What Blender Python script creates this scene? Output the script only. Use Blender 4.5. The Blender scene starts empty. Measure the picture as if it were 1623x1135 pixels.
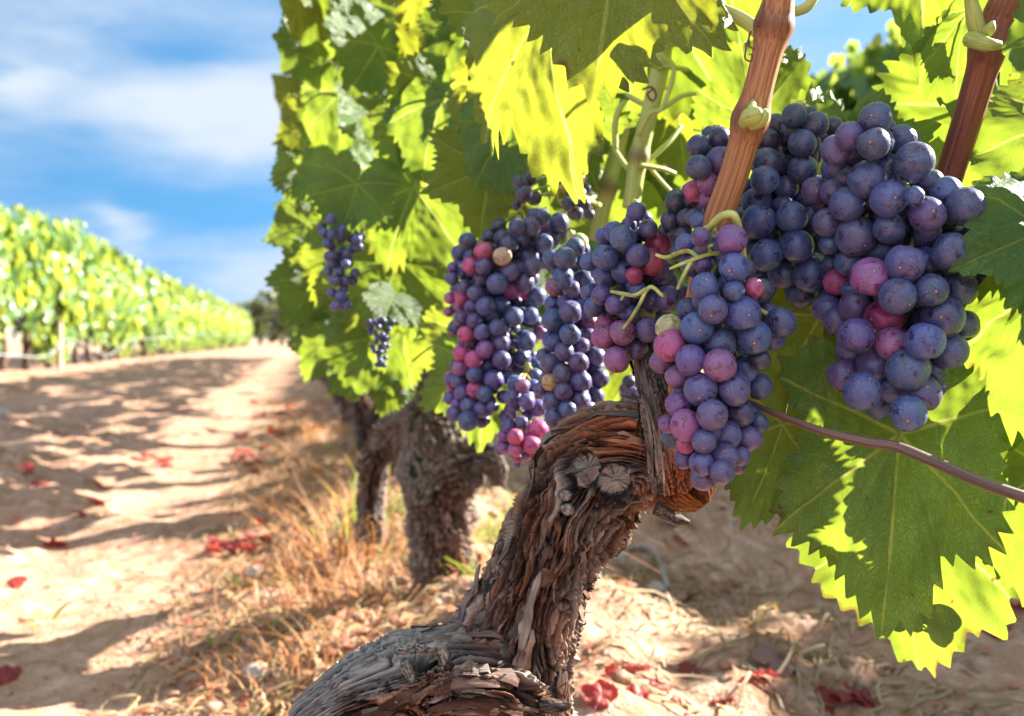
import bpy, bmesh, math, random
import numpy as np
from mathutils import Vector, Matrix

# ------------------------------------------------------------------ camera, sky, sun, exposure
S = bpy.context.scene
COL = S.collection
W0, H0 = 1623.0, 1135.0
LENS = 35.0
F = W0 * LENS / 36.0
CAMZ = 0.42
PITCH = math.radians(1.0)
cam = bpy.data.cameras.new("camera")
cam.lens = LENS
cam.sensor_width = 36.0
cam.clip_start = 0.02
cam.clip_end = 6000
cam.dof.use_dof = True
cam.dof.focus_distance = 0.49
cam.dof.aperture_fstop = 10.0
cam.dof.aperture_blades = 7
camo = bpy.data.objects.new("camera", cam)
COL.objects.link(camo)
camo.location = (0, 0, CAMZ)
camo.rotation_euler = (math.pi / 2 - PITCH, 0, 0)
S.camera = camo
S.view_settings.view_transform = 'Standard'
S.view_settings.look = 'None'
S.view_settings.exposure = 2.7
S.view_settings.gamma = 1.0
S.cycles.max_bounces = 10
S.cycles.diffuse_bounces = 5
S.cycles.transmission_bounces = 6
S.cycles.transparent_max_bounces = 8

SUN_AZ = (0.90, 0.43)          # horizontal direction towards the sun
SUN_EL = math.radians(31)
_n = math.hypot(*SUN_AZ)
sdir = Vector((SUN_AZ[0] / _n * math.cos(SUN_EL), SUN_AZ[1] / _n * math.cos(SUN_EL), math.sin(SUN_EL)))
sl = bpy.data.lights.new("sun", 'SUN')
sl.energy = 4.9
sl.angle = math.radians(0.53)
sl.color = (1.0, 0.93, 0.82)
so = bpy.data.objects.new("sun", sl)
COL.objects.link(so)
so.location = (20, 10, 20)
so.rotation_euler = sdir.to_track_quat('Z', 'Y').to_euler()

world = bpy.data.worlds.new("World")
S.world = world
world.use_nodes = True


class NT:
    """small helper for writing node trees"""
    def __init__(s, nt):
        s.nt = nt
        s.nt.nodes.clear()

    def n(s, t, **kw):
        nd = s.nt.nodes.new(t)
        for k, v in kw.items():
            setattr(nd, k, v)
        return nd

    def put(s, sock, v):
        if isinstance(v, bpy.types.NodeSocket):
            s.nt.links.new(v, sock)
        elif isinstance(v, bpy.types.Node):
            s.nt.links.new(v.outputs[0], sock)
        elif v is not None:
            if isinstance(v, (tuple, list)) and len(v) == 3 and sock.type == 'RGBA':
                v = (*v, 1)
            sock.default_value = v

    def m(s, op, a, b=None, c=None, clamp=False):
        nd = s.n('ShaderNodeMath', operation=op, use_clamp=clamp)
        for i, v in enumerate((a, b, c)):
            if v is not None:
                s.put(nd.inputs[i], v)
        return nd.outputs[0]

    def mix(s, f, a, b, blend='MIX'):
        nd = s.n('ShaderNodeMix', data_type='RGBA', blend_type=blend)
        s.put(nd.inputs[0], f)
        s.put(nd.inputs[6], a)
        s.put(nd.inputs[7], b)
        return nd.outputs[2]

    def ss(s, v, a, b):
        nd = s.n('ShaderNodeMapRange', interpolation_type='SMOOTHSTEP')
        s.put(nd.inputs[0], v)
        nd.inputs[1].default_value = a
        nd.inputs[2].default_value = b
        return nd.outputs[0]

    def noise(s, vec, scale, detail=4, rough=0.55, dist=0.0):
        nd = s.n('ShaderNodeTexNoise')
        s.put(nd.inputs['Vector'], vec)
        nd.inputs['Scale'].default_value = scale
        nd.inputs['Detail'].default_value = detail
        nd.inputs['Roughness'].default_value = rough
        nd.inputs['Distortion'].default_value = dist
        return nd.outputs[0]

    def mapping(s, vec, scale=(1, 1, 1), rot=(0, 0, 0), loc=(0, 0, 0)):
        nd = s.n('ShaderNodeMapping')
        s.put(nd.inputs['Vector'], vec)
        nd.inputs['Location'].default_value = loc
        nd.inputs['Rotation'].default_value = rot
        nd.inputs['Scale'].default_value = scale
        return nd.outputs[0]

    def ramp(s, v, stops):
        nd = s.n('ShaderNodeValToRGB')
        s.put(nd.inputs[0], v)
        el = nd.color_ramp.elements
        while len(el) < len(stops):
            el.new(0.5)
        for e, (p, c) in zip(el, stops):
            e.position = p
            e.color = (*c, 1)
        return nd.outputs[0]

    def attr(s, name, out=2):
        return s.n('ShaderNodeAttribute', attribute_name=name).outputs[out]

    def bump(s, h, strength, dist, normal=None):
        nd = s.n('ShaderNodeBump')
        nd.inputs['Strength'].default_value = strength
        nd.inputs['Distance'].default_value = dist
        s.put(nd.inputs['Height'], h)
        if normal is not None:
            s.put(nd.inputs['Normal'], normal)
        return nd.outputs[0]


def build_sky():
    k = NT(world.node_tree)
    sky = k.n('ShaderNodeTexSky', sky_type='NISHITA')
    sky.sun_disc = False
    sky.sun_elevation = SUN_EL
    sky.sun_rotation = math.atan2(sdir.x, sdir.y)
    sky.altitude = 100
    sky.air_density = 1.0
    sky.dust_density = 0.4
    sky.ozone_density = 2.0
    # the horizon band of this clear model is far whiter than the deep blue of the place: look a little higher up
    d = k.n('ShaderNodeTexCoord').outputs['Generated']
    va = k.n('ShaderNodeVectorMath', operation='ADD')
    k.put(va.inputs[0], d)
    va.inputs[1].default_value = (0, 0, 0.42)
    vn = k.n('ShaderNodeVectorMath', operation='NORMALIZE')
    k.put(vn.inputs[0], va.outputs[0])
    k.put(sky.inputs[0], vn.outputs[0])
    hs = k.n('ShaderNodeHueSaturation')
    hs.inputs['Hue'].default_value = 0.487
    hs.inputs['Saturation'].default_value = SKY_SAT
    hs.inputs['Value'].default_value = SKY_VAL
    k.put(hs.inputs['Color'], sky.outputs[0])
    # wispy high cloud, streaked and slightly tilted
    v1 = k.mapping(d, (2.0, 2.0, 7.0), (0.10, 0.34, 0.0), (0.31, 0.2, 0.4))
    n1 = k.noise(v1, 1.3, 6, 0.5, 0.6)
    v2 = k.mapping(d, (3.0, 3.0, 11.0), (0.1, 0.30, 0.1))
    n2 = k.noise(v2, 2.2, 6, 0.55, 0.3)
    nn = k.m('ADD', k.m('MULTIPLY', n1, 0.65), k.m('MULTIPLY', n2, 0.35))
    tot = k.m('ADD', k.m('MULTIPLY', k.m('SUBTRACT', nn, 0.5), 1.7), 0.37)

    wv = k.n('ShaderNodeTexNoise')
    k.put(wv.inputs['Vector'], k.mapping(d, (2.5, 2.5, 8.0), (0.1, 0.25, 0)))
    wv.inputs['Scale'].default_value = 1.8
    wv.inputs['Detail'].default_value = 5
    ws = k.n('ShaderNodeVectorMath', operation='MULTIPLY_ADD')
    k.put(ws.inputs[0], wv.outputs['Color'])
    ws.inputs[1].default_value = (0.36, 0.0, 0.10)
    k.put(ws.inputs[2], d)
    sh = k.n('ShaderNodeVectorMath', operation='SUBTRACT')
    k.put(sh.inputs[0], ws.outputs[0])
    sh.inputs[1].default_value = (0.18, 0.0, 0.05)
    sep = k.n('ShaderNodeSeparateXYZ')
    k.put(sep.inputs[0], sh.outputs[0])

    def blob(px, py, w, h, amp):
        """a bank of cloud lying in one part of the sky"""
        nonlocal tot
        vx, vz = (px - W0 / 2 + .5) / F, -(py - H0 / 2) / F - math.tan(PITCH)
        u = Vector((vx, 1, vz)).normalized()
        ax = k.m('DIVIDE', k.m('SUBTRACT', sep.outputs[0], u.x), w / F)
        az = k.m('DIVIDE', k.m('SUBTRACT', sep.outputs[2], u.z), h / F)
        q = k.m('ADD', k.m('MULTIPLY', ax, ax), k.m('MULTIPLY', az, az))
        g = k.m('EXPONENT', k.m('MULTIPLY', q, -1.0))
        tot = k.m('ADD', tot, k.m('MULTIPLY', g, amp))
    blob(270, 170, 250, 60, 0.42)
    blob(400, 200, 130, 80, 0.28)
    blob(25, 105, 60, 32, 0.45)
    blob(60, 15, 200, 40, 0.26)
    blob(280, 52, 130, 26, -0.30)
    blob(80, 85, 60, 22, -0.12)
    blob(50, 225, 110, 40, -0.12)
    blob(260, 310, 230, 42, -0.34)
    blob(470, 440, 110, 60, 0.40)
    blob(165, 360, 40, 45, 0.36)
    blob(350, 420, 60, 40, 0.12)
    blob(1000, 260, 200, 170, 0.75)
    blob(1300, 70, 130, 70, -0.05)
    cl = k.ss(tot, 0.10, 1.0)
    cl = k.m('MULTIPLY', cl, 0.95)
    # a bright veil of cloud added unseen overhead and behind as fill light
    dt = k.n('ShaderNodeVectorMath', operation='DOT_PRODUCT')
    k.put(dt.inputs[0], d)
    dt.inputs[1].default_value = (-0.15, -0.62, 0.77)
    fill_veil = k.ss(dt.outputs['Value'], 0.25, 0.95)
    cl = k.m('MAXIMUM', cl, k.m('MULTIPLY', fill_veil, 0.85))
    cb = k.m('ADD', CLOUD, k.m('MULTIPLY', fill_veil, FILL_VEIL))
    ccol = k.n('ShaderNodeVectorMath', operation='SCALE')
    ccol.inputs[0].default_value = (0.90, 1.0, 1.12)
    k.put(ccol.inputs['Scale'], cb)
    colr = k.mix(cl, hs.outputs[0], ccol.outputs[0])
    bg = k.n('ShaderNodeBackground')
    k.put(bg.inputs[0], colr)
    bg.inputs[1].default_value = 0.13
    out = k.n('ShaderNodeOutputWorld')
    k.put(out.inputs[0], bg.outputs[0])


CLOUD, FILL_VEIL = 1.10, 1.5
SKY_SAT, SKY_VAL = 1.25, 0.345
build_sky()

# ------------------------------------------------------------------ helpers
R_ = random.Random(7)
NP = np.random.default_rng(11)
FWD = Vector((0, math.cos(PITCH), -math.sin(PITCH)))
UP = Vector((0, math.sin(PITCH), math.cos(PITCH)))
CAM = Vector((0, 0, CAMZ))


def P(px, py, d):
    px, py, d = float(px), float(py), float(d)
    return CAM + d * (FWD + Vector((1, 0, 0)) * ((px - 811.5) / F) - UP * ((py - 567.5) / F))


def proj(v):
    """world points (n,3) -> px, py, depth"""
    r = np.asarray(v, float) - np.array(CAM)
    dd = r @ np.array(FWD)
    dd = np.where(np.abs(dd) < 1e-4, 1e-4, dd)
    return 811.5 + F * r[:, 0] / dd, 567.5 - F * (r @ np.array(UP)) / dd, dd


ROW_K = -0.21


def row_x(y, off=0.0):
    return 0.1 + off + ROW_K * (y - 0.6)


LEFT_OFF = -3.85
RIGHT_OFF = 3.3


def _hash(ix, iy, iz, seed):
    h = (ix.astype(np.int64) * 374761393 + iy.astype(np.int64) * 668265263 + iz.astype(np.int64) * 2147483647 + seed * 1274126177) & 0xFFFFFFFF
    h = ((h ^ (h >> 13)) * 1274126177) & 0xFFFFFFFF
    h = ((h ^ (h >> 16)) * 2246822519) & 0xFFFFFFFF
    return h ^ (h >> 15)


def perlin(x, y, z, seed=0):
    x, y, z = np.broadcast_arrays(np.asarray(x, float), np.asarray(y, float), np.asarray(z, float))
    xi, yi, zi = np.floor(x), np.floor(y), np.floor(z)
    xf, yf, zf = x - xi, y - yi, z - zi
    u, v, w = [t * t * t * (t * (t * 6 - 15) + 10) for t in (xf, yf, zf)]
    res = 0
    for dx in (0, 1):
        for dy in (0, 1):
            for dz in (0, 1):
                h = _hash(xi + dx, yi + dy, zi + dz, seed)
                gx = (h & 1023) / 511.5 - 1
                gy = ((h >> 10) & 1023) / 511.5 - 1
                gz = ((h >> 20) & 1023) / 511.5 - 1
                dot = gx * (xf - dx) + gy * (yf - dy) + gz * (zf - dz)
                res = res + dot * (u if dx else 1 - u) * (v if dy else 1 - v) * (w if dz else 1 - w)
    return res * 1.2


def fbm(x, y, z, seed=0, oct=3, lac=2.0, gain=0.5):
    a, f, r = 1.0, 1.0, 0
    for i in range(oct):
        r = r + a * perlin(x * f, y * f, z * f, seed + i * 17)
        a *= gain
        f *= lac
    return r


def mesh(name, verts, faces, attrs=None, smooth=True):
    """faces: list of (k,4) / (k,3) int arrays"""
    if isinstance(faces, np.ndarray):
        faces = [faces]
    me = bpy.data.meshes.new(name)
    verts = np.asarray(verts, np.float32)
    me.vertices.add(len(verts))
    me.vertices.foreach_set("co", verts.ravel())
    loops = np.concatenate([f.ravel() for f in faces]).astype(np.int32)
    cnt = np.concatenate([np.full(len(f), f.shape[1]) for f in faces])
    starts = np.concatenate([[0], np.cumsum(cnt)[:-1]]).astype(np.int32)
    me.loops.add(len(loops))
    me.loops.foreach_set("vertex_index", loops)
    me.polygons.add(len(cnt))
    me.polygons.foreach_set("loop_start", starts)
    for k, a in (attrs or {}).items():
        a = np.asarray(a, np.float32)
        if a.ndim == 1:
            at = me.attributes.new(k, 'FLOAT', 'POINT')
            at.data.foreach_set("value", a)
        else:
            at = me.attributes.new(k, 'FLOAT_VECTOR', 'POINT')
            at.data.foreach_set("vector", a.ravel())
    me.update(calc_edges=True)
    me.validate()
    if smooth:
        me.polygons.foreach_set("use_smooth", np.ones(len(me.polygons), bool))
    return me


def obj(name, me, mat=None, parent=None, label=None):
    o = bpy.data.objects.new(name, me)
    COL.objects.link(o)
    if mat is not None and me is not None and not me.materials:
        me.materials.append(mat)
    if parent is not None:
        o.parent = parent
    if label:
        o['label'] = label
    return o


def tag(o, label, cat, group=None, kind=None):
    o['label'] = label
    o['category'] = cat
    if group:
        o['group'] = group
    if kind:
        o['kind'] = kind
    return o


def empty(name, loc=(0, 0, 0), rz=0.0, parent=None):
    o = bpy.data.objects.new(name, None)
    o.empty_display_size = 0.1
    COL.objects.link(o)
    o.location = loc
    o.rotation_euler = (0, 0, rz)
    if parent is not None:
        o.parent = parent
    return o


class MB:
    """collects vertex / face arrays into one mesh"""
    def __init__(s):
        s.v, s.f, s.a, s.n = [], {3: [], 4: []}, {}, 0

    def add(s, v, faces, **attrs):
        v = np.asarray(v, float)
        if isinstance(faces, np.ndarray):
            faces = [faces]
        for f in faces:
            s.f[f.shape[1]].append(f + s.n)
        s.v.append(v)
        for k, a in attrs.items():
            s.a.setdefault(k, []).append(np.broadcast_to(np.asarray(a, float), (len(v),)) if np.ndim(a) < 2 else np.asarray(a, float))
        s.n += len(v)

    def mesh(s, name, smooth=True):
        fs = [np.concatenate(x) for x in s.f.values() if x]
        return mesh(name, np.concatenate(s.v), fs, {k: np.concatenate(x) for k, x in s.a.items()}, smooth)


def catmull(pts, n):
    """n samples along a smooth curve through the rows of pts"""
    p = np.asarray(pts, float)
    p = np.vstack([2 * p[0] - p[1], p, 2 * p[-1] - p[-2]])
    m = len(p) - 3
    t = np.linspace(0, m - 1e-9, n)
    i = t.astype(int)
    f = (t - i)[:, None]
    a, b, c, d = p[i], p[i + 1], p[i + 2], p[i + 3]
    return 0.5 * (2 * b + (c - a) * f + (2 * a - 5 * b + 4 * c - d) * f ** 2 + (3 * b - a - 3 * c + d) * f ** 3)


def frames(c):
    t = np.gradient(c, axis=0)
    t /= np.linalg.norm(t, axis=1)[:, None] + 1e-12
    n = np.zeros_like(c)
    a = np.array([0, -1.0, 0]) if abs(t[0, 1]) < 0.9 else np.array([1.0, 0, 0])
    a = a - t[0] * (a @ t[0])
    n[0] = a / np.linalg.norm(a)
    for i in range(1, len(c)):
        a = n[i - 1] - t[i] * (n[i - 1] @ t[i])
        n[i] = a / (np.linalg.norm(a) + 1e-12)
    return t, n, np.cross(t, n)


def grid_faces(nv, nu, wrap=True):
    i = np.arange(nv - 1)[:, None] * nu
    j = np.arange(nu if wrap else nu - 1)[None, :]
    j2 = (j + 1) % nu
    return np.stack([i + j, i + j2, i + nu + j2, i + nu + j], -1).reshape(-1, 4)


def tube(pts, rad, nu=10, nv=40, mb=None, close=True, wob=0.0, **attrs):
    """a plain smooth tube; pts rows xyz, rad per control point"""
    pr = np.hstack([np.asarray(pts, float), np.asarray(rad, float).reshape(-1, 1)])
    s = catmull(pr, nv)
    c, r = s[:, :3], np.maximum(s[:, 3], 1e-5)
    t, n, b = frames(c)
    ang = np.linspace(0, 2 * np.pi, nu, endpoint=False)
    ca, sa = np.cos(ang), np.sin(ang)
    ln = np.concatenate([[0], np.cumsum(np.linalg.norm(np.diff(c, axis=0), axis=1))])
    rr = r[:, None] * np.ones(nu)
    if wob:
        rr = rr * (1 + wob * perlin(ca[None, :] * 1.5 + 3, sa[None, :] * 1.5, ln[:, None] * 40, 5))
    v = c[:, None, :] + rr[..., None] * (n[:, None, :] * ca[None, :, None] + b[:, None, :] * sa[None, :, None])
    v = v.reshape(-1, 3)
    f = grid_faces(nv, nu)
    bc = np.stack([r[:, None] * ca, r[:, None] * sa, ln[:, None] * np.ones(nu)], -1).reshape(-1, 3)
    fs = [f]
    if close:
        v = np.vstack([v, c[0], c[-1]])
        bc = np.vstack([bc, [0, 0, 0], [0, 0, ln[-1]]])
        k = np.arange(nu)
        k2 = (k + 1) % nu
        e0, e1 = len(v) - 2, len(v) - 1
        fs.append(np.stack([k2, k, np.full(nu, e0)], -1))
        o = (nv - 1) * nu
        fs.append(np.stack([o + k, o + k2, np.full(nu, e1)], -1))
    if mb is None:
        mb = MB()
    mb.add(v, fs, bc=bc, **attrs)
    return mb


# ------------------------------------------------------------------ materials
def mat(name):
    m = bpy.data.materials.new(name)
    m.use_nodes = True
    k = NT(m.node_tree)
    out = k.n('ShaderNodeOutputMaterial')
    return m, k, out


def principled(k, out, **kw):
    p = k.n('ShaderNodeBsdfPrincipled')
    for a, v in kw.items():
        k.put(p.inputs[a.replace('_', ' ')], v)
    if out is not None:
        k.put(out.inputs[0], p.outputs[0])
    return p


def leaf_material(name, green, trans, dark=(0.025, 0.075, 0.018), far=False, tfac=0.5, vein_amt=1.0):
    m, k, out = mat(name)
    luv = k.n('ShaderNodeAttribute', attribute_name='luv').outputs[1]
    sep = k.n('ShaderNodeSeparateXYZ')
    k.put(sep.inputs[0], luv)
    x, y, edge = sep.outputs
    rnd = k.m('FRACT', k.m('ADD', k.attr('rnd'), k.n('ShaderNodeObjectInfo').outputs['Random']))
    cb = k.n('ShaderNodeCombineXYZ')
    k.put(cb.inputs[0], k.m('ADD', x, k.m('MULTIPLY', rnd, 37.0)))
    k.put(cb.inputs[1], y)
    k.put(cb.inputs[2], k.m('MULTIPLY', rnd, 11.0))
    uvr = cb.outputs[0]
    big = k.noise(uvr, 2.3, 3, 0.6)
    base = k.mix(k.ss(big, 0.3, 0.7), dark, green)
    hue = k.mix(k.ss(rnd, 0.72, 1.0), base, k.mix(0.6, base, (0.16, 0.19, 0.02)))
    tcol = k.mix(k.ss(big, 0.25, 0.75), tuple(c * 0.72 for c in trans), trans)
    tcol = k.mix(k.ss(rnd, 0.6, 1.0), tcol, (trans[0] * 1.3, trans[1] * 1.02, trans[2] * 0.8))
    height = None
    if not far:
        ax = k.m('ABSOLUTE', x)
        th = k.m('ARCTAN2', ax, y)
        r = k.m('SQRT', k.m('ADD', k.m('MULTIPLY', x, x), k.m('MULTIPLY', y, y)))
        phi = k.m('ADD', k.m('MULTIPLY', k.m('GREATER_THAN', th, math.radians(26)), math.radians(52)),
                  k.m('MULTIPLY', k.m('GREATER_THAN', th, math.radians(80)), math.radians(56)))
        dt = k.m('SUBTRACT', th, phi)
        a = k.m('MULTIPLY', r, k.m('COSINE', dt))
        pp = k.m('MULTIPLY', r, k.m('SINE', dt))
        # gentle wander so no vein is ruler-straight
        wn = k.m('MULTIPLY', k.m('SUBTRACT', k.noise(uvr, 3.2, 2), 0.5), 0.10)
        pw = k.m('ADD', pp, k.m('MULTIPLY', wn, k.m('MINIMUM', r, 0.6)))
        ap = k.m('ABSOLUTE', pw)
        wmain = k.m('ADD', 0.007, k.m('MULTIPLY', 0.014, k.m('SUBTRACT', 1.05, r, clamp=True)))
        vm = k.m('SUBTRACT', 1.0, k.m('DIVIDE', ap, wmain), clamp=True)
        side = k.m('MULTIPLY', k.m('GREATER_THAN', pw, 0.0), 0.075)
        q = k.m('DIVIDE', k.m('ADD', k.m('ADD', k.m('SUBTRACT', a, k.m('MULTIPLY', ap, k.m('ADD', 0.75, k.m('MULTIPLY', ap, 0.9)))), side),
                              k.m('MULTIPLY', wn, 0.35)), 0.155)
        fr = k.m('ABSOLUTE', k.m('SUBTRACT', k.m('FRACT', q), 0.5))
        vs = k.m('MULTIPLY', k.m('SUBTRACT', 1.0, k.m('DIVIDE', fr, 0.048), clamp=True), k.m('GREATER_THAN', q, 0.3))
        vo = k.n('ShaderNodeTexVoronoi', feature='DISTANCE_TO_EDGE')
        k.put(vo.inputs['Vector'], luv)
        vo.inputs['Scale'].default_value = 17
        vt = k.m('SUBTRACT', 1.0, k.m('DIVIDE', vo.outputs[0], 0.055), clamp=True)
        vo2 = k.n('ShaderNodeTexVoronoi', feature='DISTANCE_TO_EDGE')
        k.put(vo2.inputs['Vector'], luv)
        vo2.inputs['Scale'].default_value = 52
        vq = k.m('SUBTRACT', 1.0, k.m('DIVIDE', vo2.outputs[0], 0.12), clamp=True)
        vein = k.m('MAXIMUM', vm, k.m('MAXIMUM', k.m('MULTIPLY', vs, 0.8), k.m('MULTIPLY', vt, 0.34)))
        vein = k.m('MULTIPLY', vein, vein_amt)
        hue = k.mix(k.m('MULTIPLY', vein, 0.95), hue, (0.46, 0.56, 0.17))
        hue = k.mix(k.m('MULTIPLY', vq, 0.12), hue, (0.12, 0.2, 0.04))
        tcol = k.mix(k.m('MULTIPLY', k.m('MAXIMUM', vs, vt), 0.4), tcol, (trans[0] * .5, trans[1] * .6, 0.02))
        tcol = k.mix(k.m('MULTIPLY', vm, 0.6), tcol, (0.6, 0.62, 0.2))
        # yellowing between the veins, brown spots, dry tips
        pat = k.noise(uvr, 4.5, 4, 0.6)
        yel = k.m('MULTIPLY', k.ss(pat, 0.56, 0.74), k.m('SUBTRACT', 1.0, k.ss(vm, 0.0, 0.4)))
        hue = k.mix(k.m('MULTIPLY', yel, 0.7), hue, (0.23, 0.31, 0.035))
        sp = k.ss(k.noise(uvr, 13.0, 2, 0.5), 0.715, 0.745)
        tip = k.m('MULTIPLY', k.ss(edge, 0.93, 1.0), k.ss(k.noise(uvr, 5.0, 3), 0.52, 0.66))
        br = k.m('MAXIMUM', k.m('MULTIPLY', sp, 0.8), k.m('MULTIPLY', tip, 0.75))
        hue = k.mix(br, hue, (0.11, 0.045, 0.015))
        tcol = k.mix(br, tcol, (0.14, 0.05, 0.01))
        dust = k.m('MULTIPLY', k.ss(k.noise(uvr, 40.0, 3, 0.7), 0.60, 0.70), 0.20)
        hue = k.mix(dust, hue, (0.42, 0.46, 0.42))
        height = k.m('ADD', k.m('ADD', k.m('MULTIPLY', vm, -1.0), k.m('MULTIPLY', vs, -0.7)),
                     k.m('ADD', k.m('MULTIPLY', vt, -0.45), k.m('MULTIPLY', vq, -0.22)))
    p = principled(k, None, Base_Color=hue, Roughness=0.38, Specular_IOR_Level=0.5)
    if height is not None:
        nb = k.bump(height, 0.9, 0.0022)
        k.put(p.inputs['Normal'], nb)
    tr = k.n('ShaderNodeBsdfTranslucent')
    k.put(tr.inputs[0], tcol)
    mx = k.n('ShaderNodeMixShader')
    mx.inputs[0].default_value = tfac
    k.put(mx.inputs[1], p.outputs[0])
    k.put(mx.inputs[2], tr.outputs[0])
    k.put(out.inputs[0], mx.outputs[0])
    return m


M = {}
M['leaf'] = leaf_material('vine_leaf', (0.092, 0.23, 0.050), (0.29, 0.385, 0.028), dark=(0.045, 0.15, 0.042), tfac=0.45)
M['leaf_far'] = leaf_material('vine_leaf_distant', (0.12, 0.235, 0.06), (0.34, 0.44, 0.06), dark=(0.06, 0.15, 0.04), far=True)
M['tree_leaf'] = leaf_material('tree_leaf', (0.15, 0.19, 0.085), (0.26, 0.30, 0.09), dark=(0.085, 0.115, 0.06), far=True, tfac=0.3)


def bark_material():
    m, k, out = mat('vine_bark')
    h = k.attr('h')
    dead = k.attr('dead')
    red = k.attr('red')
    bc = k.n('ShaderNodeAttribute', attribute_name='bc').outputs[1]
    v = k.mapping(bc, (330, 330, 38))
    fib = k.noise(v, 1.0, 6, 0.62, 0.35)
    fine = k.noise(k.mapping(bc, (1100, 1100, 150)), 1.0, 3, 0.6)
    blot = k.noise(k.mapping(bc, (42, 42, 22)), 1.0, 4, 0.6)
    hh = k.m('ADD', k.m('ADD', k.m('MULTIPLY', h, 0.80), k.m('MULTIPLY', k.m('SUBTRACT', fib, 0.5), 0.62)),
             k.m('ADD', 0.03, k.m('MULTIPLY', k.m('SUBTRACT', fine, 0.5), 0.3)))
    c1 = k.ramp(hh, [(0.14, (0.006, 0.004, 0.003)), (0.36, (0.045, 0.018, 0.011)), (0.56, (0.125, 0.058, 0.036)),
                     (0.76, (0.21, 0.135, 0.098)), (1.0, (0.38, 0.31, 0.26))])
    c2 = k.ramp(hh, [(0.12, (0.012, 0.005, 0.003)), (0.34, (0.13, 0.034, 0.014)), (0.58, (0.32, 0.10, 0.038)), (0.9, (0.44, 0.21, 0.10))])
    c3 = k.ramp(hh, [(0.12, (0.010, 0.009, 0.009)), (0.34, (0.085, 0.075, 0.07)), (0.6, (0.24, 0.215, 0.195)), (0.9, (0.44, 0.41, 0.37))])
    rmask = k.m('MAXIMUM', red, k.m('MULTIPLY', k.ss(blot, 0.56, 0.72), 0.45))
    gmask = k.m('MULTIPLY', k.ss(k.noise(k.mapping(bc, (60, 60, 14), loc=(3, 1, 2)), 1.0, 4, 0.6), 0.42, 0.62), 0.75)
    c1 = k.mix(gmask, c1, c3)
    c = k.mix(rmask, c1, c2)
    c = k.mix(dead, c, c3)
    p = principled(k, out, Base_Color=c, Roughness=0.82, Specular_IOR_Level=0.25)
    ht = k.m('ADD', k.m('MULTIPLY', fib, 0.7), k.m('MULTIPLY', fine, 0.4))
    k.put(p.inputs['Normal'], k.bump(ht, 0.8, 0.0022))
    return m


M['bark'] = bark_material()


def cane_material(name, a, b, c):
    m, k, out = mat(name)
    bc = k.n('ShaderNodeAttribute', attribute_name='bc').outputs[1]
    st = k.noise(k.mapping(bc, (900, 900, 14)), 1.0, 4, 0.6, 0.1)
    bl = k.noise(k.mapping(bc, (80, 80, 26)), 1.0, 3, 0.6)
    col = k.mix(k.ss(st, 0.36, 0.66), a, b)
    col = k.mix(k.ss(bl, 0.5, 0.75), col, c)
    sp = k.ss(k.noise(k.mapping(bc, (420, 420, 300)), 1.0, 2), 0.68, 0.74)
    col = k.mix(k.m('MULTIPLY', sp, 0.7), col, (0.03, 0.02, 0.015))
    node = k.attr('node')
    col = k.mix(k.m('MULTIPLY', node, 0.7), col, (0.10, 0.035, 0.02))
    p = principled(k, out, Base_Color=col, Roughness=0.5, Specular_IOR_Level=0.4)
    k.put(p.inputs['Normal'], k.bump(st, 0.5, 0.0008))
    return m


M['cane'] = cane_material('ripened_cane', (0.20, 0.075, 0.032), (0.42, 0.20, 0.085), (0.30, 0.10, 0.05))
M['cane_red'] = cane_material('ripened_red_cane', (0.13, 0.035, 0.022), (0.27, 0.095, 0.055), (0.20, 0.05, 0.035))
M['shoot'] = cane_material('green_shoot', (0.26, 0.32, 0.07), (0.40, 0.42, 0.13), (0.34, 0.28, 0.10))
M['wire'] = cane_material('rusty_wire', (0.055, 0.032, 0.028), (0.15, 0.085, 0.07), (0.10, 0.055, 0.05))


def stem_material():
    m, k, out = mat('bunch_stem')
    g = k.n('ShaderNodeNewGeometry').outputs['Position']
    n = k.noise(g, 90, 4)
    col = k.mix(k.ss(n, 0.3, 0.7), (0.20, 0.24, 0.05), (0.50, 0.52, 0.16))
    col = k.mix(k.ss(k.noise(g, 55, 2), 0.6, 0.7), col, (0.25, 0.10, 0.04))
    p = principled(k, out, Base_Color=col, Roughness=0.45)
    p.inputs['Subsurface Weight'].default_value = 0.0
    return m


M['stem'] = stem_material()


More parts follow.
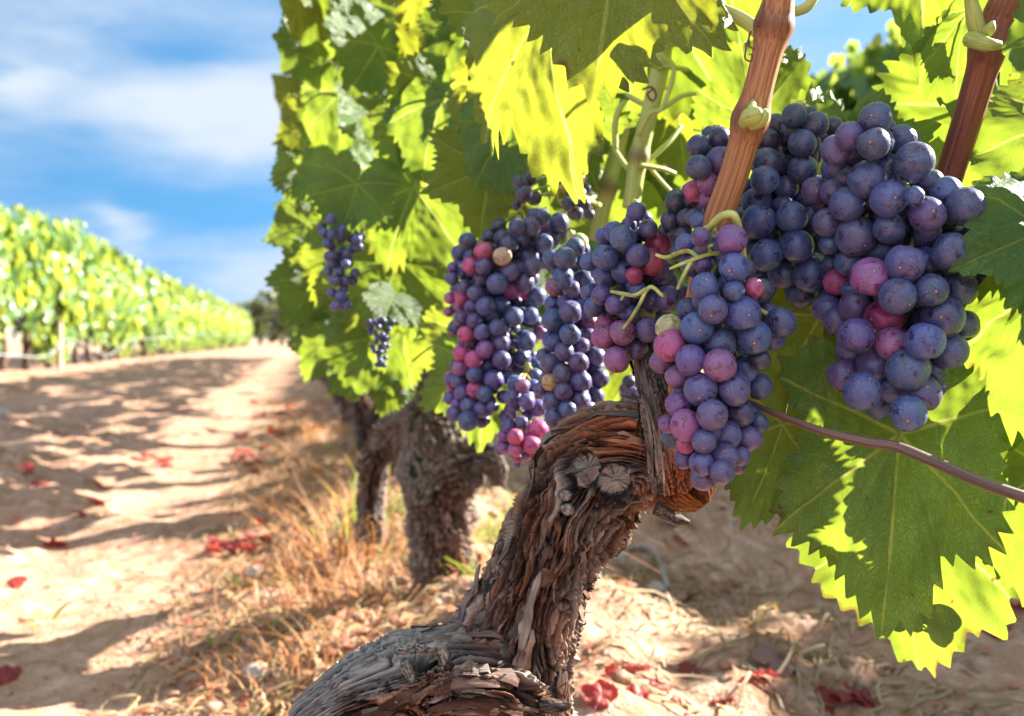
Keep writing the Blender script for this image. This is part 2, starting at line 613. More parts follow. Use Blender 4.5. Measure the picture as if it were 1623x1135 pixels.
def grape_material():
    m, k, out = mat('grape_skin')
    gc = k.n('ShaderNodeAttribute', attribute_name='gcol').outputs[1]
    lc = k.n('ShaderNodeAttribute', attribute_name='gpos').outputs[1]     # own place on the berry, unit sphere + seed
    sc = k.attr('axis')
    bl = k.attr('bloom')
    big = k.noise(lc, 1.25, 3, 0.55)
    mid = k.noise(lc, 4.5, 5, 0.65)
    fine = k.noise(lc, 26, 3, 0.6)
    col = k.mix(k.m('MULTIPLY', k.ss(big, 0.35, 0.75), 0.55), gc, (0.055, 0.016, 0.06))
    # waxy bloom: cover broken by rubbed patches and scratches
    rub = k.ss(k.m('ADD', k.noise(lc, 1.55, 5, 0.7, 0.6), k.m('MULTIPLY', k.m('SUBTRACT', fine, 0.5), 0.12)), 0.55, 0.61)
    v = k.mapping(lc, (2.0, 9.0, 2.0), (0.4, 0.7, 0.2))
    scr = k.ss(k.noise(v, 2.2, 4, 0.7, 1.2), 0.66, 0.71)
    cover = k.m('MULTIPLY', bl, k.m('ADD', 0.20, k.m('MULTIPLY', k.ss(mid, 0.25, 0.78), 0.52)))
    cover = k.m('MULTIPLY', cover, k.m('SUBTRACT', 1.0, k.m('MULTIPLY', rub, 0.92)))
    cover = k.m('MULTIPLY', cover, k.m('SUBTRACT', 1.0, k.m('MULTIPLY', scr, 0.5)))
    bcol = k.mix(0.20, (0.085, 0.135, 0.33), gc)
    bcol = k.mix(k.m('MULTIPLY', k.attr('pink'), 0.75), bcol, k.mix(0.5, gc, (0.50, 0.22, 0.42)))
    c = k.mix(cover, col, bcol)
    c = k.mix(k.m('MULTIPLY', rub, 0.55), c, (0.025, 0.006, 0.018))
    dots = k.ss(k.noise(lc, 17, 1, 0.5), 0.70, 0.73)
    c = k.mix(k.m('MULTIPLY', dots, 0.45), c, (0.62, 0.60, 0.62))
    dk = k.ss(k.noise(k.mapping(lc, loc=(5, 3, 8)), 13, 1, 0.5), 0.715, 0.745)
    c = k.mix(k.m('MULTIPLY', dk, 0.6), c, (0.02, 0.01, 0.015))
    ring = k.ss(sc, 0.984, 0.991)
    dot = k.ss(sc, 0.9935, 0.9965)
    c = k.mix(k.m('MULTIPLY', ring, 0.45), c, (0.03, 0.015, 0.02))
    c = k.mix(dot, c, (0.38, 0.20, 0.09))
    rough = k.m('SUBTRACT', k.m('ADD', 0.30, k.m('MULTIPLY', cover, 0.28)), k.m('MULTIPLY', rub, 0.16))
    p = principled(k, None, Base_Color=c, Roughness=rough, Specular_IOR_Level=0.5)
    p.inputs['Sheen Weight'].default_value = 0.06
    p.inputs['Sheen Roughness'].default_value = 0.45
    p.inputs['Sheen Tint'].default_value = (0.65, 0.75, 1.0, 1)
    hgt = k.m('ADD', k.m('MULTIPLY', fine, 0.35), k.m('ADD', k.m('MULTIPLY', dots, 0.3), k.m('MULTIPLY', dot, 1.5)))
    k.put(p.inputs['Normal'], k.bump(hgt, 0.25, 0.0006))
    tr = k.n('ShaderNodeBsdfTranslucent')
    k.put(tr.inputs[0], k.mix(0.5, gc, (0.55, 0.08, 0.16)))
    mx = k.n('ShaderNodeMixShader')
    k.put(mx.inputs[0], k.m('MULTIPLY', k.attr('pink'), 0.20))
    k.put(mx.inputs[1], p.outputs[0])
    k.put(mx.inputs[2], tr.outputs[0])
    k.put(out.inputs[0], mx.outputs[0])
    return m


M['grape'] = grape_material()


def simple(name, a, b, scale, rough=0.8, bump=0.3, dist=0.002, stretch=(1, 1, 1)):
    m, k, out = mat(name)
    g = k.n('ShaderNodeTexCoord').outputs['Object']
    n = k.noise(k.mapping(g, stretch), scale, 5, 0.6)
    p = principled(k, out, Base_Color=k.mix(k.ss(n, 0.3, 0.7), a, b), Roughness=rough)
    k.put(p.inputs['Normal'], k.bump(n, bump, dist))
    return m


M['post'] = simple('post_wood', (0.36, 0.24, 0.17), (0.55, 0.42, 0.32), 30, 0.8, 0.5, 0.004, (1, 1, 0.08))
M['hose'] = simple('pale_hose', (0.22, 0.24, 0.235), (0.30, 0.32, 0.315), 20, 0.4)
M['stone'] = simple('stone', (0.26, 0.20, 0.16), (0.42, 0.36, 0.31), 18, 0.85, 0.6, 0.006)
M['tree_bark'] = simple('tree_bark', (0.08, 0.06, 0.045), (0.16, 0.13, 0.10), 6, 0.9)
M['dead_cane'] = simple('dead_cane', (0.15, 0.12, 0.10), (0.32, 0.28, 0.24), 60, 0.8)


def blade_material(name, a, b, t, tf=0.35):
    m, k, out = mat(name)
    r = k.attr('rnd')
    c = k.mix(r, a, b)
    p = principled(k, None, Base_Color=c, Roughness=0.6)
    tr = k.n('ShaderNodeBsdfTranslucent')
    k.put(tr.inputs[0], t)
    mx = k.n('ShaderNodeMixShader')
    mx.inputs[0].default_value = tf
    k.put(mx.inputs[1], p.outputs[0])
    k.put(mx.inputs[2], tr.outputs[0])
    k.put(out.inputs[0], mx.outputs[0])
    return m


M['straw'] = blade_material('straw', (0.17, 0.105, 0.05), (0.42, 0.31, 0.16), (0.4, 0.27, 0.12))
M['dry_grass'] = blade_material('dry_grass', (0.24, 0.085, 0.035), (0.50, 0.29, 0.13), (0.55, 0.26, 0.10), 0.4)
M['green_grass'] = blade_material('green_grass', (0.10, 0.16, 0.03), (0.24, 0.30, 0.08), (0.36, 0.44, 0.06), 0.4)
M['litter'] = blade_material('leaf_litter', (0.16, 0.05, 0.03), (0.50, 0.22, 0.11), (0.5, 0.18, 0.08), 0.3)
M['red_leaf'] = blade_material('fallen_red_leaf', (0.20, 0.025, 0.02), (0.42, 0.06, 0.05), (0.6, 0.06, 0.05), 0.35)
M['brown_leaf'] = blade_material('fallen_brown_leaf', (0.20, 0.10, 0.075), (0.36, 0.22, 0.18), (0.3, 0.12, 0.08), 0.2)


def soil_material():
    m, k, out = mat('soil')
    g = k.n('ShaderNodeNewGeometry').outputs['Position']
    n1 = k.noise(g, 2.2, 5, 0.6)
    n2 = k.noise(g, 26, 6, 0.65)
    n3 = k.noise(g, 140, 4, 0.6)
    c = k.mix(k.ss(n1, 0.3, 0.7), (0.23, 0.118, 0.066), (0.37, 0.225, 0.145))
    c = k.mix(k.ss(n2, 0.42, 0.72), c, (0.47, 0.31, 0.235))
    c = k.mix(k.m('MULTIPLY', k.ss(n3, 0.52, 0.7), 0.55), c, (0.16, 0.095, 0.06))
    # bits of straw and grit mixed into the surface
    v = k.mapping(g, (160, 24, 60), (0, 0, 0.6))
    v2 = k.mapping(g, (26, 150, 60), (0, 0, 0.25))
    s1 = k.m('MAXIMUM', k.ss(k.noise(v, 1, 2, 0.5, 0.5), 0.68, 0.72), k.ss(k.noise(v2, 1, 2, 0.5, 0.5), 0.68, 0.72))
    c = k.mix(k.m('MULTIPLY', s1, 0.5), c, (0.5, 0.42, 0.28))
    litter = k.m('MULTIPLY', k.ss(k.noise(g, 1.1, 4, 0.65), 0.56, 0.66), k.ss(k.noise(g, 30, 3, 0.6), 0.50, 0.60))
    c = k.mix(k.m('MULTIPLY', litter, 0.55), c, (0.34, 0.07, 0.05))
    p = principled(k, out, Base_Color=c, Roughness=0.93, Specular_IOR_Level=0.15)
    h = k.m('ADD', k.m('MULTIPLY', n2, 1.0), k.m('MULTIPLY', n3, 0.45))
    k.put(p.inputs['Normal'], k.bump(h, 0.75, 0.016))
    return m


M['soil'] = soil_material()

# ------------------------------------------------------------------ ground
def ground_z(x, y, fine=True):
    x, y = np.asarray(x, float), np.asarray(y, float)
    z = np.zeros(np.broadcast(x, y).shape)
    near = np.exp(-((x * x + (y - 2) ** 2) / 30.0 ** 2))
    for off in (LEFT_OFF - 3.4, LEFT_OFF, 0.0, RIGHT_OFF, RIGHT_OFF * 2):
        s = (x - row_x(y, off)) * 0.978
        z = z + 0.045 * np.exp(-(s / 0.30) ** 2)
    s0 = (x - row_x(y)) * 0.978
    path = np.exp(-((s0 + 0.50) / 0.27) ** 2)              # the trodden strip beside the row
    rough = 1.0 - 0.72 * path
    z = z - 0.02 * path
    z = z + near * rough * 0.080 * fbm(x * 1.7, y * 1.5, 0.3, 3, 3)
    if fine:
        d = np.sqrt(x * x + (y - 1.5) ** 2)
        w = 1.0 / (1 + (d / 7) ** 2)
        c = fbm(x * 6.5, y * 6.5, 1.7, 21, 3, 2.1, 0.55)
        z = z + w * rough * 0.050 * np.maximum(c, -0.25)
        c2 = perlin(x * 31, y * 31, 0.2, 31)
        z = z + w * (0.45 + 0.55 * rough) * 0.0065 * np.maximum(c2, -0.1)
    return z


def gz(x, y):
    return float(ground_z(np.array([x]), np.array([y]))[0])


def build_ground():
    n = 760
    u = np.linspace(-1, 1, n)
    a, kk = 0.55, math.asinh(2600 / 0.55)
    w = a * np.sinh(kk * u)
    gx, gy = np.meshgrid(w - 0.1, w + 1.7, indexing='xy')
    x, y = gx.ravel(), gy.ravel()
    z = ground_z(x, y)
    me = mesh('ground', np.stack([x, y, z], 1), grid_faces(n, n, False))
    o = obj('ground', me, M['soil'])
    o['kind'] = 'structure'


build_ground()

# far hill line
def build_hills():
    n = 160
    xs = np.linspace(-1500, 900, n)
    v = []
    for j, (yy, f) in enumerate(((1200, 0.0), (1500, 1.0), (2300, 0.9), (2500, 0.0))):
        h = f * (34 + 26 * perlin(xs * 0.004, j * 0.3, 0, 4) + 12 * perlin(xs * 0.012, 0, 0, 6)) - 3 * (f == 0)
        v.append(np.stack([xs, np.full(n, yy), h], 1))
    o = obj('hills', mesh('hills', np.concatenate(v), grid_faces(4, n, False)[:, ::-1]),
            simple('far_hill', (0.20, 0.19, 0.16), (0.30, 0.25, 0.21), 0.01))
    o['kind'] = 'structure'


build_hills()


# ------------------------------------------------------------------ leaf shapes
_TH = np.radians([0, 14, 29, 42, 53, 66, 81, 96, 111, 128, 146, 160, 170, 177, 180])
_RR = np.array([1.0, .86, .70, .80, .90, .80, .64, .69, .76, .70, .60, .52, .44, .30, .07])


def leaf_geo(seed, nth=200, nr=14, cup=0.12, fold=0.25, wave=0.06, droop=0.2, tooth=0.09, lobe=1.0, stem=True, blister=1.0):
    """one vine leaf: petiole joint at the origin, tip towards +Y, upper face +Z; midrib length 1"""
    rg = np.random.default_rng(seed)
    th = np.linspace(-np.pi * 0.992, np.pi * 0.992, nth)
    rr = _RR.copy()
    rr[2] += (1 - lobe) * 0.12
    rr[6] += (1 - lobe) * 0.10
    rr = rr * (1 + 0.05 * rg.standard_normal(len(rr)) * (np.arange(len(rr)) > 0))
    rl = rr * (1 + 0.05 * rg.standard_normal(len(rr)) * (np.arange(len(rr)) > 0))

    def smooth(tt, r):
        from_ = np.interp(tt, _TH, r)
        return from_
    R = np.where(th >= 0, smooth(np.abs(th), rr), smooth(np.abs(th), rl))
    if nth >= 60:
        nt = rg.integers(21, 26)
        ph = np.abs(th) / np.pi * nt
        ph = ph + 0.25 * np.sin(th * 3 + seed)
        fr = np.mod(ph + 0.5, 1)
        i = np.floor(ph + 0.5).astype(int) + (th < 0) * 40
        amp = rg.uniform(0.45, 1.25, 200)[i]
        t = np.where(fr < 0.5, fr / 0.5, (1 - fr) / 0.5) ** 1.1
        R = R * (1 + tooth * amp * (t - 0.45) * np.interp(np.abs(th), [0, 2.6, 3.1], [1, 1, 0.2]))
    else:
        R = R * (1 + tooth * 0.6 * rg.uniform(-1, 1, nth))
    q = (np.arange(nr + 1) / nr) ** 0.9
    q[0] = 0.004
    x = (q[:, None] * (R * np.sin(th))[None]).ravel()
    y = (q[:, None] * (R * np.cos(th))[None]).ravel()
    e = (q[:, None] * np.ones(nth)[None]).ravel()
    r = np.hypot(x, y)
    z = fold * np.abs(x) * (0.6 + 0.4 * r) - cup * r * r - droop * np.maximum(y, 0) ** 2 * 0.6
    ox, oy = rg.uniform(0, 50, 2)
    z = z + wave * (0.15 + r) * perlin(x * 2.3 + ox, y * 2.3 + oy, 0, seed) * 1.6
    z = z + wave * 0.9 * e ** 3 * perlin(x * 5.5 + ox, y * 5.5 + oy, 3, seed + 1)
    # the blade lifts between the veins
    ang = np.abs(np.arctan2(x, y))
    near = np.min([np.abs(ang - math.radians(a)) for a in (0, 52, 108)], axis=0) * r
    z = z + blister * 0.30 * np.minimum(near, 0.13) * (1 - 0.5 * e)
    if nr > 6:
        z = z + blister * 0.016 * perlin(x * 13 + ox, y * 13, 0, seed + 2)
    # side lobes may hang or lift
    hang = rg.uniform(-0.35, 0.15, 2)
    z = z + np.where(x > 0, hang[0], hang[1]) * np.maximum(np.abs(x) - 0.25, 0) ** 1.4
    v = np.stack([x, y, z], 1)
    f = grid_faces(nr + 1, nth, False)
    luv = np.stack([x, y, e], 1)
    mb = MB()
    mb.add(v, f, luv=luv, rnd=0.0)
    if stem:
        c = rg.uniform(-0.25, 0.25)
        L = rg.uniform(0.5, 0.8)
        tube([(0, 0.02, -0.008), (c * .15, -.18 * L, -.10 * L), (c * .5, -.55 * L, -.42 * L), (c, -.8 * L, -.9 * L)],
             [.014, .013, .014, .018], 6, 10, mb, True, luv=np.zeros((62, 3)) + [0, .3, 0], rnd=0.0)
    return mb


def _stem_fix(mb):
    mb.a.pop('bc', None)
    return mb


LEAF = []          # hero-quality shared leaf meshes
for i in range(12):
    rg = random.Random(100 + i)
    mb = _stem_fix(leaf_geo(200 + i, 300, 20, cup=rg.uniform(.05, .22), fold=rg.uniform(.0, .32), wave=rg.uniform(.05, .11),
                            droop=rg.uniform(0.05, .45), tooth=rg.uniform(.09, .13), lobe=rg.uniform(.2, 1.0)))
    me = mb.mesh('vine_leaf')
    me.materials.append(M['leaf'])
    LEAF.append(me)
FLAT = []          # flatter ones for the largest blades
for i in range(4):
    mb = _stem_fix(leaf_geo(330 + i, 400, 36, cup=.08, fold=.10, wave=.085, droop=.12, tooth=.12, lobe=(.5, .9, .7, .2)[i]))
    me = mb.mesh('vine_leaf')
    me.materials.append(M['leaf'])
    FLAT.append(me)
MIDL = [leaf_geo(400 + i, 64, 4, cup=.12, fold=.2, wave=.09, droop=.3, stem=True) for i in range(8)]
LOWL = [leaf_geo(450 + i, 22, 2, cup=.12, fold=.3, wave=.06, droop=.3, stem=False) for i in range(6)]


def basis(tip, nrm):
    """rotation whose Y is the tip direction and Z the upper face"""
    y = Vector(tip).normalized()
    z = Vector(nrm)
    z = (z - y * z.dot(y))
    z = z.normalized() if z.length > 1e-6 else y.orthogonal().normalized()
    x = y.cross(z)
    m = Matrix((x, y, z)).transposed()
    return m


def leaf_cloud(items, protos, name):
    """merge many leaves (pos, tip, normal, size) into one mesh"""
    mb = MB()
    for n, (p, t, nr, s) in enumerate(items):
        g = protos[n % len(protos)]
        m = np.array(basis(t, nr)) * s
        off = np.array(p)
        base = 0
        for vi, v in enumerate(g.v):
            mb.v.append(v @ m.T + off)
        for kk in (3, 4):
            for f in g.f[kk]:
                mb.f[kk].append(f + mb.n)
        mb.a.setdefault('luv', []).extend(g.a['luv'])
        mb.a.setdefault('rnd', []).append(np.full(g.n, NP.random()))
        mb.n += g.n
    return mb.mesh(name)


def rand_dir_leaf(rg, out):
    """tip and normal of a leaf hung on the side 'out' of a row"""
    n = Vector(out) * rg.uniform(.35, 1.0) + Vector((0, 0, rg.uniform(-.1, .9))) + Vector((rg.uniform(-.55, .55), rg.uniform(-.55, .55), 0))
    t = Vector((rg.uniform(-.6, .6), rg.uniform(-.6, .6), -1)) + Vector(out) * rg.uniform(0, .5)
    return t, n


# ------------------------------------------------------------------ bark
def bark_tube(pts, rad, nu, nv, seed, amp=1.0, mb=None, flakes=0, deadf=None, redf=None, wounds=(), hole=None, lump=1.0):
    rg = np.random.default_rng(seed)
    pr = np.hstack([np.asarray(pts, float), np.asarray(rad, float).reshape(-1, 1)])
    s = catmull(pr, nv)
    # even spacing along the axis
    L = np.concatenate([[0], np.cumsum(np.linalg.norm(np.diff(s[:, :3], axis=0), axis=1))])
    tt = np.linspace(0, L[-1], nv)
    s = np.stack([np.interp(tt, L, s[:, i]) for i in range(4)], 1)
    c, r = s[:, :3], np.maximum(s[:, 3], 1e-4)
    t, n, b = frames(c)
    ang = np.linspace(0, 2 * np.pi, nu, endpoint=False)
    V = tt[:, None] * np.ones(nu)
    R = r[:, None] * np.ones(nu)
    Rm = float(np.mean(r))
    tw = 9.0 * V + 0.9 * perlin(V * 9, 2.2, seed * .7, seed)          # the grain spirals and wanders
    A = ang[None, :] + tw * 0.35
    cx, cy = np.cos(A) * Rm, np.sin(A) * Rm
    px, py = np.cos(ang)[None, :] * Rm + 0 * V, np.sin(ang)[None, :] * Rm + 0 * V
    k = min(0.040 / Rm, 3.0)
    wx = perlin(px * 45 * k, py * 45 * k, V * 24, seed + 1) * 0.013
    wy = perlin(px * 45 * k, py * 45 * k, V * 24, seed + 2) * 0.013
    wz = perlin(px * 60 * k, py * 60 * k, V * 22, seed + 8) * 0.010
    X, Y, Z = cx + wx, cy + wy, V + wz
    lumps = fbm(px * 22 * k, py * 22 * k, V * 16, seed + 3, 2)
    n1 = perlin(X * 95 * k, Y * 95 * k, Z * 8, seed + 4)             # broad straps of bark
    n2 = perlin(X * 230 * k, Y * 230 * k, Z * 9, seed + 5)            # strips
    n3 = perlin(X * 520 * k, Y * 520 * k, Z * 17, seed + 6)            # fibres
    n4 = fbm(X * 900 * k, Y * 900 * k, Z * 70, seed + 9, 2)
    strap = np.tanh(n1 * 5) * 0.5 + 0.5
    st2 = np.mod(n2 * 2.2 + n1 * 1.5 + 5, 1.0)                        # stepped plate edges
    plate = np.where(st2 < 0.82, st2 / 0.82, (1 - st2) / 0.18)
    crack = np.exp(-(n2 / 0.08) ** 2) * 1.15 + np.exp(-(n3 / 0.08) ** 2) * 0.45
    h = 0.30 * strap + 0.38 * plate + 0.28 * (n3 + 0.5) + 0.16 * n4 - 0.30 * crack
    h = np.clip(h + 0.05, 0, 1.1)
    amp_r = amp * np.minimum(R / 0.03, 1.0)
    disp = amp_r * (0.0105 * (h - 0.45) + 0.0065 * lump * lumps + 0.0012 * n4)
    nd = n[:, None, :] * np.cos(ang)[None, :, None] + b[:, None, :] * np.sin(ang)[None, :, None]
    base = c[:, None, :] + R[..., None] * nd
    flat = base.reshape(-1, 3)
    qx, qy, qd = proj(flat)
    cd = (proj(c)[2][:, None] * np.ones(nu)).ravel()
    front = qd < cd + 0.004
    dead = np.zeros(len(flat)) if deadf is None else deadf(qx, qy, front, flat)
    red = np.zeros(len(flat)) if redf is None else redf(qx, qy, front, flat)
    hf, df = h.ravel().copy(), disp.ravel().copy()
    vf = V.ravel()
    # bare grey wood is smoother, with fine checks along the grain
    hd = 0.55 + 0.35 * n3.ravel() + 0.28 * n4.ravel() - 0.5 * np.exp(-(n2.ravel() / 0.05) ** 2)
    hf = hf * (1 - dead) + np.clip(hd, 0, 1) * dead
    df = df * (1 - 0.62 * dead)
    for (wxp, wyp, wr, deep, asp) in wounds:                         # old pruning cuts: pale end grain inside a lip
        dx, dy = (qx - wxp), (qy - wyp) * asp
        wob = 1 + 0.16 * perlin(np.arctan2(dy, dx) * 1.3, wxp, 0, 77)
        q = np.hypot(dx, dy) / (wr * wob)
        inside = (1 / (1 + np.exp((q - 1.0) * 16))) * front
        a = np.arctan2(dy, dx)
        rays = perlin(np.cos(a) * 5.5 + 0.4 * q, np.sin(a) * 5.5, wxp, 5) * 0.5 + perlin(np.cos(a) * 16, np.sin(a) * 16, q * 1.2, 6) * 0.35
        cr = np.exp(-(perlin(np.cos(a) * 2.4, np.sin(a) * 2.4, wxp, 8) / 0.05) ** 2) * (q > .08)
        hw = np.clip(0.60 + 0.38 * rays - 0.35 * cr + 0.12 * n4.ravel(), 0, 1)
        hf = hf * (1 - inside) + hw * inside
        dead = np.maximum(dead, inside)
        df = df * (1 - inside) + inside * (-deep + 0.0022 * (hw - .5))
        lip = np.exp(-((q - 1.25) / 0.17) ** 2) * front
        df = df + 0.0050 * lip * (0.6 + 0.5 * n1.ravel())
        rimd = np.exp(-((q - 1.0) / 0.09) ** 2) * front
        hf = hf - 0.45 * rimd
    if hole is not None:                                             # hollows where wood has rotted out
        for (hx, hy, hr, hd_, asp) in hole:
            q = np.hypot((qx - hx), (qy - hy) * asp) / hr
            q = q * (1 + 0.35 * perlin(qx * .03, qy * .03, 0, 13))
            ins = 1 / (1 + np.exp((q - 1.0) * 9)) * front
            df = df - hd_ * ins
            lip = np.exp(-((q - 1.25) / 0.2) ** 2) * front
            df = df + 0.006 * lip * (0.5 + n2.ravel())
            hf = hf - 0.25 * ins + .2 * lip
    v = flat + nd.reshape(-1, 3) * df[:, None]
    bc = np.stack([np.cos(A) * Rm, np.sin(A) * Rm, V], -1).reshape(-1, 3)
    kk = np.arange(nu)
    k2 = (kk + 1) % nu
    fs = [grid_faces(nv, nu)]
    v = np.vstack([v, v[:nu].mean(0), v[-nu:].mean(0)])
    bc = np.vstack([bc, bc[0], bc[-1]])
    hf = np.append(hf, [.4, .4])
    dead = np.append(dead, [dead[:nu].mean(), dead[-nu:].mean()])
    red = np.append(red, [0, red[-nu:].mean()])
    e0, e1 = len(v) - 2, len(v) - 1
    o = (nv - 1) * nu
    fs.append(np.stack([k2, kk, np.full(nu, e0)], -1))
    fs.append(np.stack([o + kk, o + k2, np.full(nu, e1)], -1))
    if mb is None:
        mb = MB()
    mb.add(v, fs, bc=bc, h=np.clip(hf, 0, 1), dead=dead, red=red)
    # peeling shreds of bark: ribbons lying along the grain, one end lifted
    for _ in range(flakes):
        i0 = int(rg.integers(2, nv - 12))
        ln = rg.uniform(0.012, 0.060)
        ni = max(6, int(ln / (L[-1] / nv)))
        j0 = rg.uniform(0, nu)
        m = 9
        wd = (0.0005 + 0.0024 * rg.random() ** 2) * min(1, Rm / .03)
        sgn = 1 if rg.random() < .5 else -1
        lift = rg.uniform(0.0005, 0.0050) * (1 if rg.random() < .85 else 2.0)
        curl = rg.uniform(-1, 1)
        sway = rg.uniform(-.5, .5)
        rows = []
        okk = True
        d_here = 0
        for q in range(m):
            u = q / (m - 1)
            ii = i0 + sgn * u * ni
            if ii < 1 or ii > nv - 2:
                okk = False
                break
            jj = j0 - (tw[int(ii), 0] - tw[i0, 0]) * 0.35 * nu / (2 * np.pi) + sway * u * nu * 0.02 + nu * .006 * math.sin(u * 5 + curl * 3)
            i_, j_ = int(ii), int(jj) % nu
            idx = i_ * nu + j_
            nn = nd[i_, j_]
            pos = v[idx] + nn * (0.0006 + lift * u ** 2.2)
            d_here = dead[idx]
            side = np.cross(t[i_], nn)
            w_ = wd * (0.35 + 1.3 * math.sin(math.pi * min(1, .12 + .8 * u))) * (1 - 0.55 * (u > .93)) * (1 + .3 * math.sin(u * 11 + curl * 5))
            tilt = nn * (0.5 * curl * w_ * u)
            rows.append((pos - side * w_ - tilt, pos + nn * w_ * .35, pos + side * w_ + tilt))
        if not okk or d_here > .4:
            continue
        rv = np.array(rows).reshape(-1, 3)
        hh = np.repeat(np.clip(rg.uniform(.30, .75) + .12 * rg.standard_normal(m), .1, 1), 3)
        th_ = np.array([nn * -0.0005] * len(rv))
        top, bot = rv, rv + th_
        f1 = grid_faces(m, 3, False)
        f2 = f1[:, ::-1] + len(rv)
        bcv = np.stack([np.tile([-wd, 0, wd], m) + j0, np.zeros(3 * m), np.repeat(np.linspace(0, ln, m), 3)], 1)
        mb.add(np.vstack([top, bot]), [f1, f2], bc=np.vstack([bcv, bcv]), h=np.concatenate([hh, hh * .5]),
               dead=d_here * .8, red=float(red[min(idx, len(red) - 1)]) * .5)
    return mb


# ------------------------------------------------------------------ ordinary vines (rows to the left, to the right and further along)
def gen_trunk(seed, hi=False):
    rg = random.Random(seed)
    lean = rg.uniform(-.10, .10)
    side = rg.uniform(-.06, .06)
    pts = [(0, 0, -.06), (side * .4, lean * .3, .10), (side, lean, .26), (side * .5, lean * .4, .42), (side * .3, lean * .2, .56)]
    rad = [.055, .046, .043, .050, .045]
    mb = bark_tube(pts, rad, 40, 60, seed, 1.3)
    for s in (-1, 1):
        bark_tube([(side * .4, lean * .3, .50), (side, s * .12, .60), (side * .6, s * .30, .66), (0, s * .42, .74)], [.040, .032, .024, .016], 24, 30, seed + 5, 1.2, mb)
    return mb.mesh('vine_trunk')


def gen_foliage(seed, n, protos, w=.27, zlo=.66, zhi=1.95, half=.55, size=(.10, .15)):
    rg = random.Random(seed)
    it = []
    for i in range(n):
        s = rg.choice((-1, 1))
        z = zlo + (zhi - zlo) * rg.random() ** .9
        ww = w * (1.0 - .35 * max(0, (z - 1.2) / .8)) * (1 if z > .7 else .7)
        x = s * ww * (1 - rg.random() ** 2.0 * .8) + rg.gauss(0, .03)
        y = rg.uniform(-half, half)
        t, nn = rand_dir_leaf(rg, (s, 0, 0))
        it.append(((x, y, z), t, nn, rg.uniform(*size)))
    for i in range(n // 36 if zlo < .7 else 4):                                # shoots that stick out of the top or hang low
        y = rg.uniform(-half, half)
        top = rg.random() < .55
        for q in range(5):
            z = zhi + .05 * q - .05 if top else zlo - .06 * q
            t, nn = rand_dir_leaf(rg, (rg.choice((-1, 1)), 0, 0))
            it.append(((rg.gauss(0, .05) + (0 if top else rg.choice((-1, 1)) * .16), y + rg.gauss(0, .03), z), t, nn, rg.uniform(.05, .10)))
    return leaf_cloud(it, protos, 'vine_foliage')


def gen_canes(seed, n=7):
    rg = random.Random(seed)
    mb = MB()
    for i in range(n):
        y = rg.uniform(-.45, .45)
        y2 = y + rg.uniform(-.15, .15)
        tube([(0, y, .62), (rg.uniform(-.06, .06), y * .9 + y2 * .1, 1.0), (rg.uniform(-.1, .1), y2, 1.4), (rg.uniform(-.12, .12), y2, 1.85)],
             [.007, .006, .005, .003], 6, 14, mb)
    return mb.mesh('vine_canes')


def sphere_data(sub):
    bm = bmesh.new()
    bmesh.ops.create_icosphere(bm, subdivisions=sub, radius=1)
    v = np.array([x.co[:] for x in bm.verts])
    f = np.array([[y.index for y in x.verts] for x in bm.faces])
    bm.free()
    return v, f


SPH = {i: sphere_data(i) for i in (2, 3, 4, 5)}
BLUE, NAVY, PURP, PINK = (.028, .042, .14), (.016, .024, .065), (.060, .032, .115), (.46, .075, .20)
CRIM, CREAM, GREEN, DARK, MAUVE = (.34, .03, .10), (.62, .42, .27), (.48, .52, .14), (.018, .02, .03), (.23, .058, .19)
GC = dict(b=(BLUE, 1.0, 0), n=(NAVY, .8, 0), p=(PURP, .85, .06), m=(MAUVE, .75, .35), k=(PINK, .55, 1), c=(CRIM, .35, .8),
          e=(CREAM, .35, .8), g=(GREEN, .3, .7), d=(DARK, .45, 0))


def add_grape(mb, pos, r, code, sub, rg):
    v, f = SPH[sub]
    col, bloom, pink = GC[code]
    j = 1 + .16 * rg.standard_normal(3)
    col = np.clip(np.array(col) * j, .004, .9)
    ax = rg.standard_normal(3)
    ax[1] -= .9
    ax[2] -= .5
    ax /= np.linalg.norm(ax)
    al = v @ ax
    st = rg.uniform(-.03, .09)
    vv = v * (1 + .012 * perlin(v[:, 0] * 1.4 + pos[0] * 99, v[:, 1] * 1.4, v[:, 2] * 1.4, 3))[:, None]
    vv = vv + ax[None, :] * (al * st)[:, None]
    for _ in range(3):                               # pressed against its neighbours
        d_ = rg.standard_normal(3)
        d_ /= np.linalg.norm(d_)
        q_ = np.maximum(v @ d_ - .80, 0)
        vv = vv - d_[None, :] * (q_ * rg.uniform(.2, .6))[:, None]
    vv = vv - ax[None, :] * (.02 * np.exp(-((1 - al) / .01)))[:, None]
    seed = rg.uniform(0, 60, 3)
    mb.add(np.array(pos) + vv * r, f, gcol=np.tile(col, (len(v), 1)), gpos=v + seed, axis=al,
           bloom=np.full(len(v), bloom * rg.uniform(.7, 1.1)), pink=np.full(len(v), float(pink)))


def small_cluster(seed, r=.008, n=46, ln=.13, wd=.035, codes='bbbnnpp'):
    rg = np.random.default_rng(seed)
    pts = []
    tries = 0
    while len(pts) < n and tries < 6000:
        tries += 1
        u = rg.random()
        ww = wd * (1 - .65 * u) * np.sqrt(rg.random())
        a = rg.uniform(0, 6.283)
        p = np.array([ww * math.cos(a), ww * math.sin(a), -u * ln])
        if all(np.linalg.norm(p - q) > 1.72 * r for q in pts):
            pts.append(p)
    mb = MB()
    for p in pts:
        add_grape(mb, p, r * rg.uniform(.9, 1.1), codes[int(rg.integers(len(codes)))], 2, rg)
    return mb.mesh('grape_cluster')


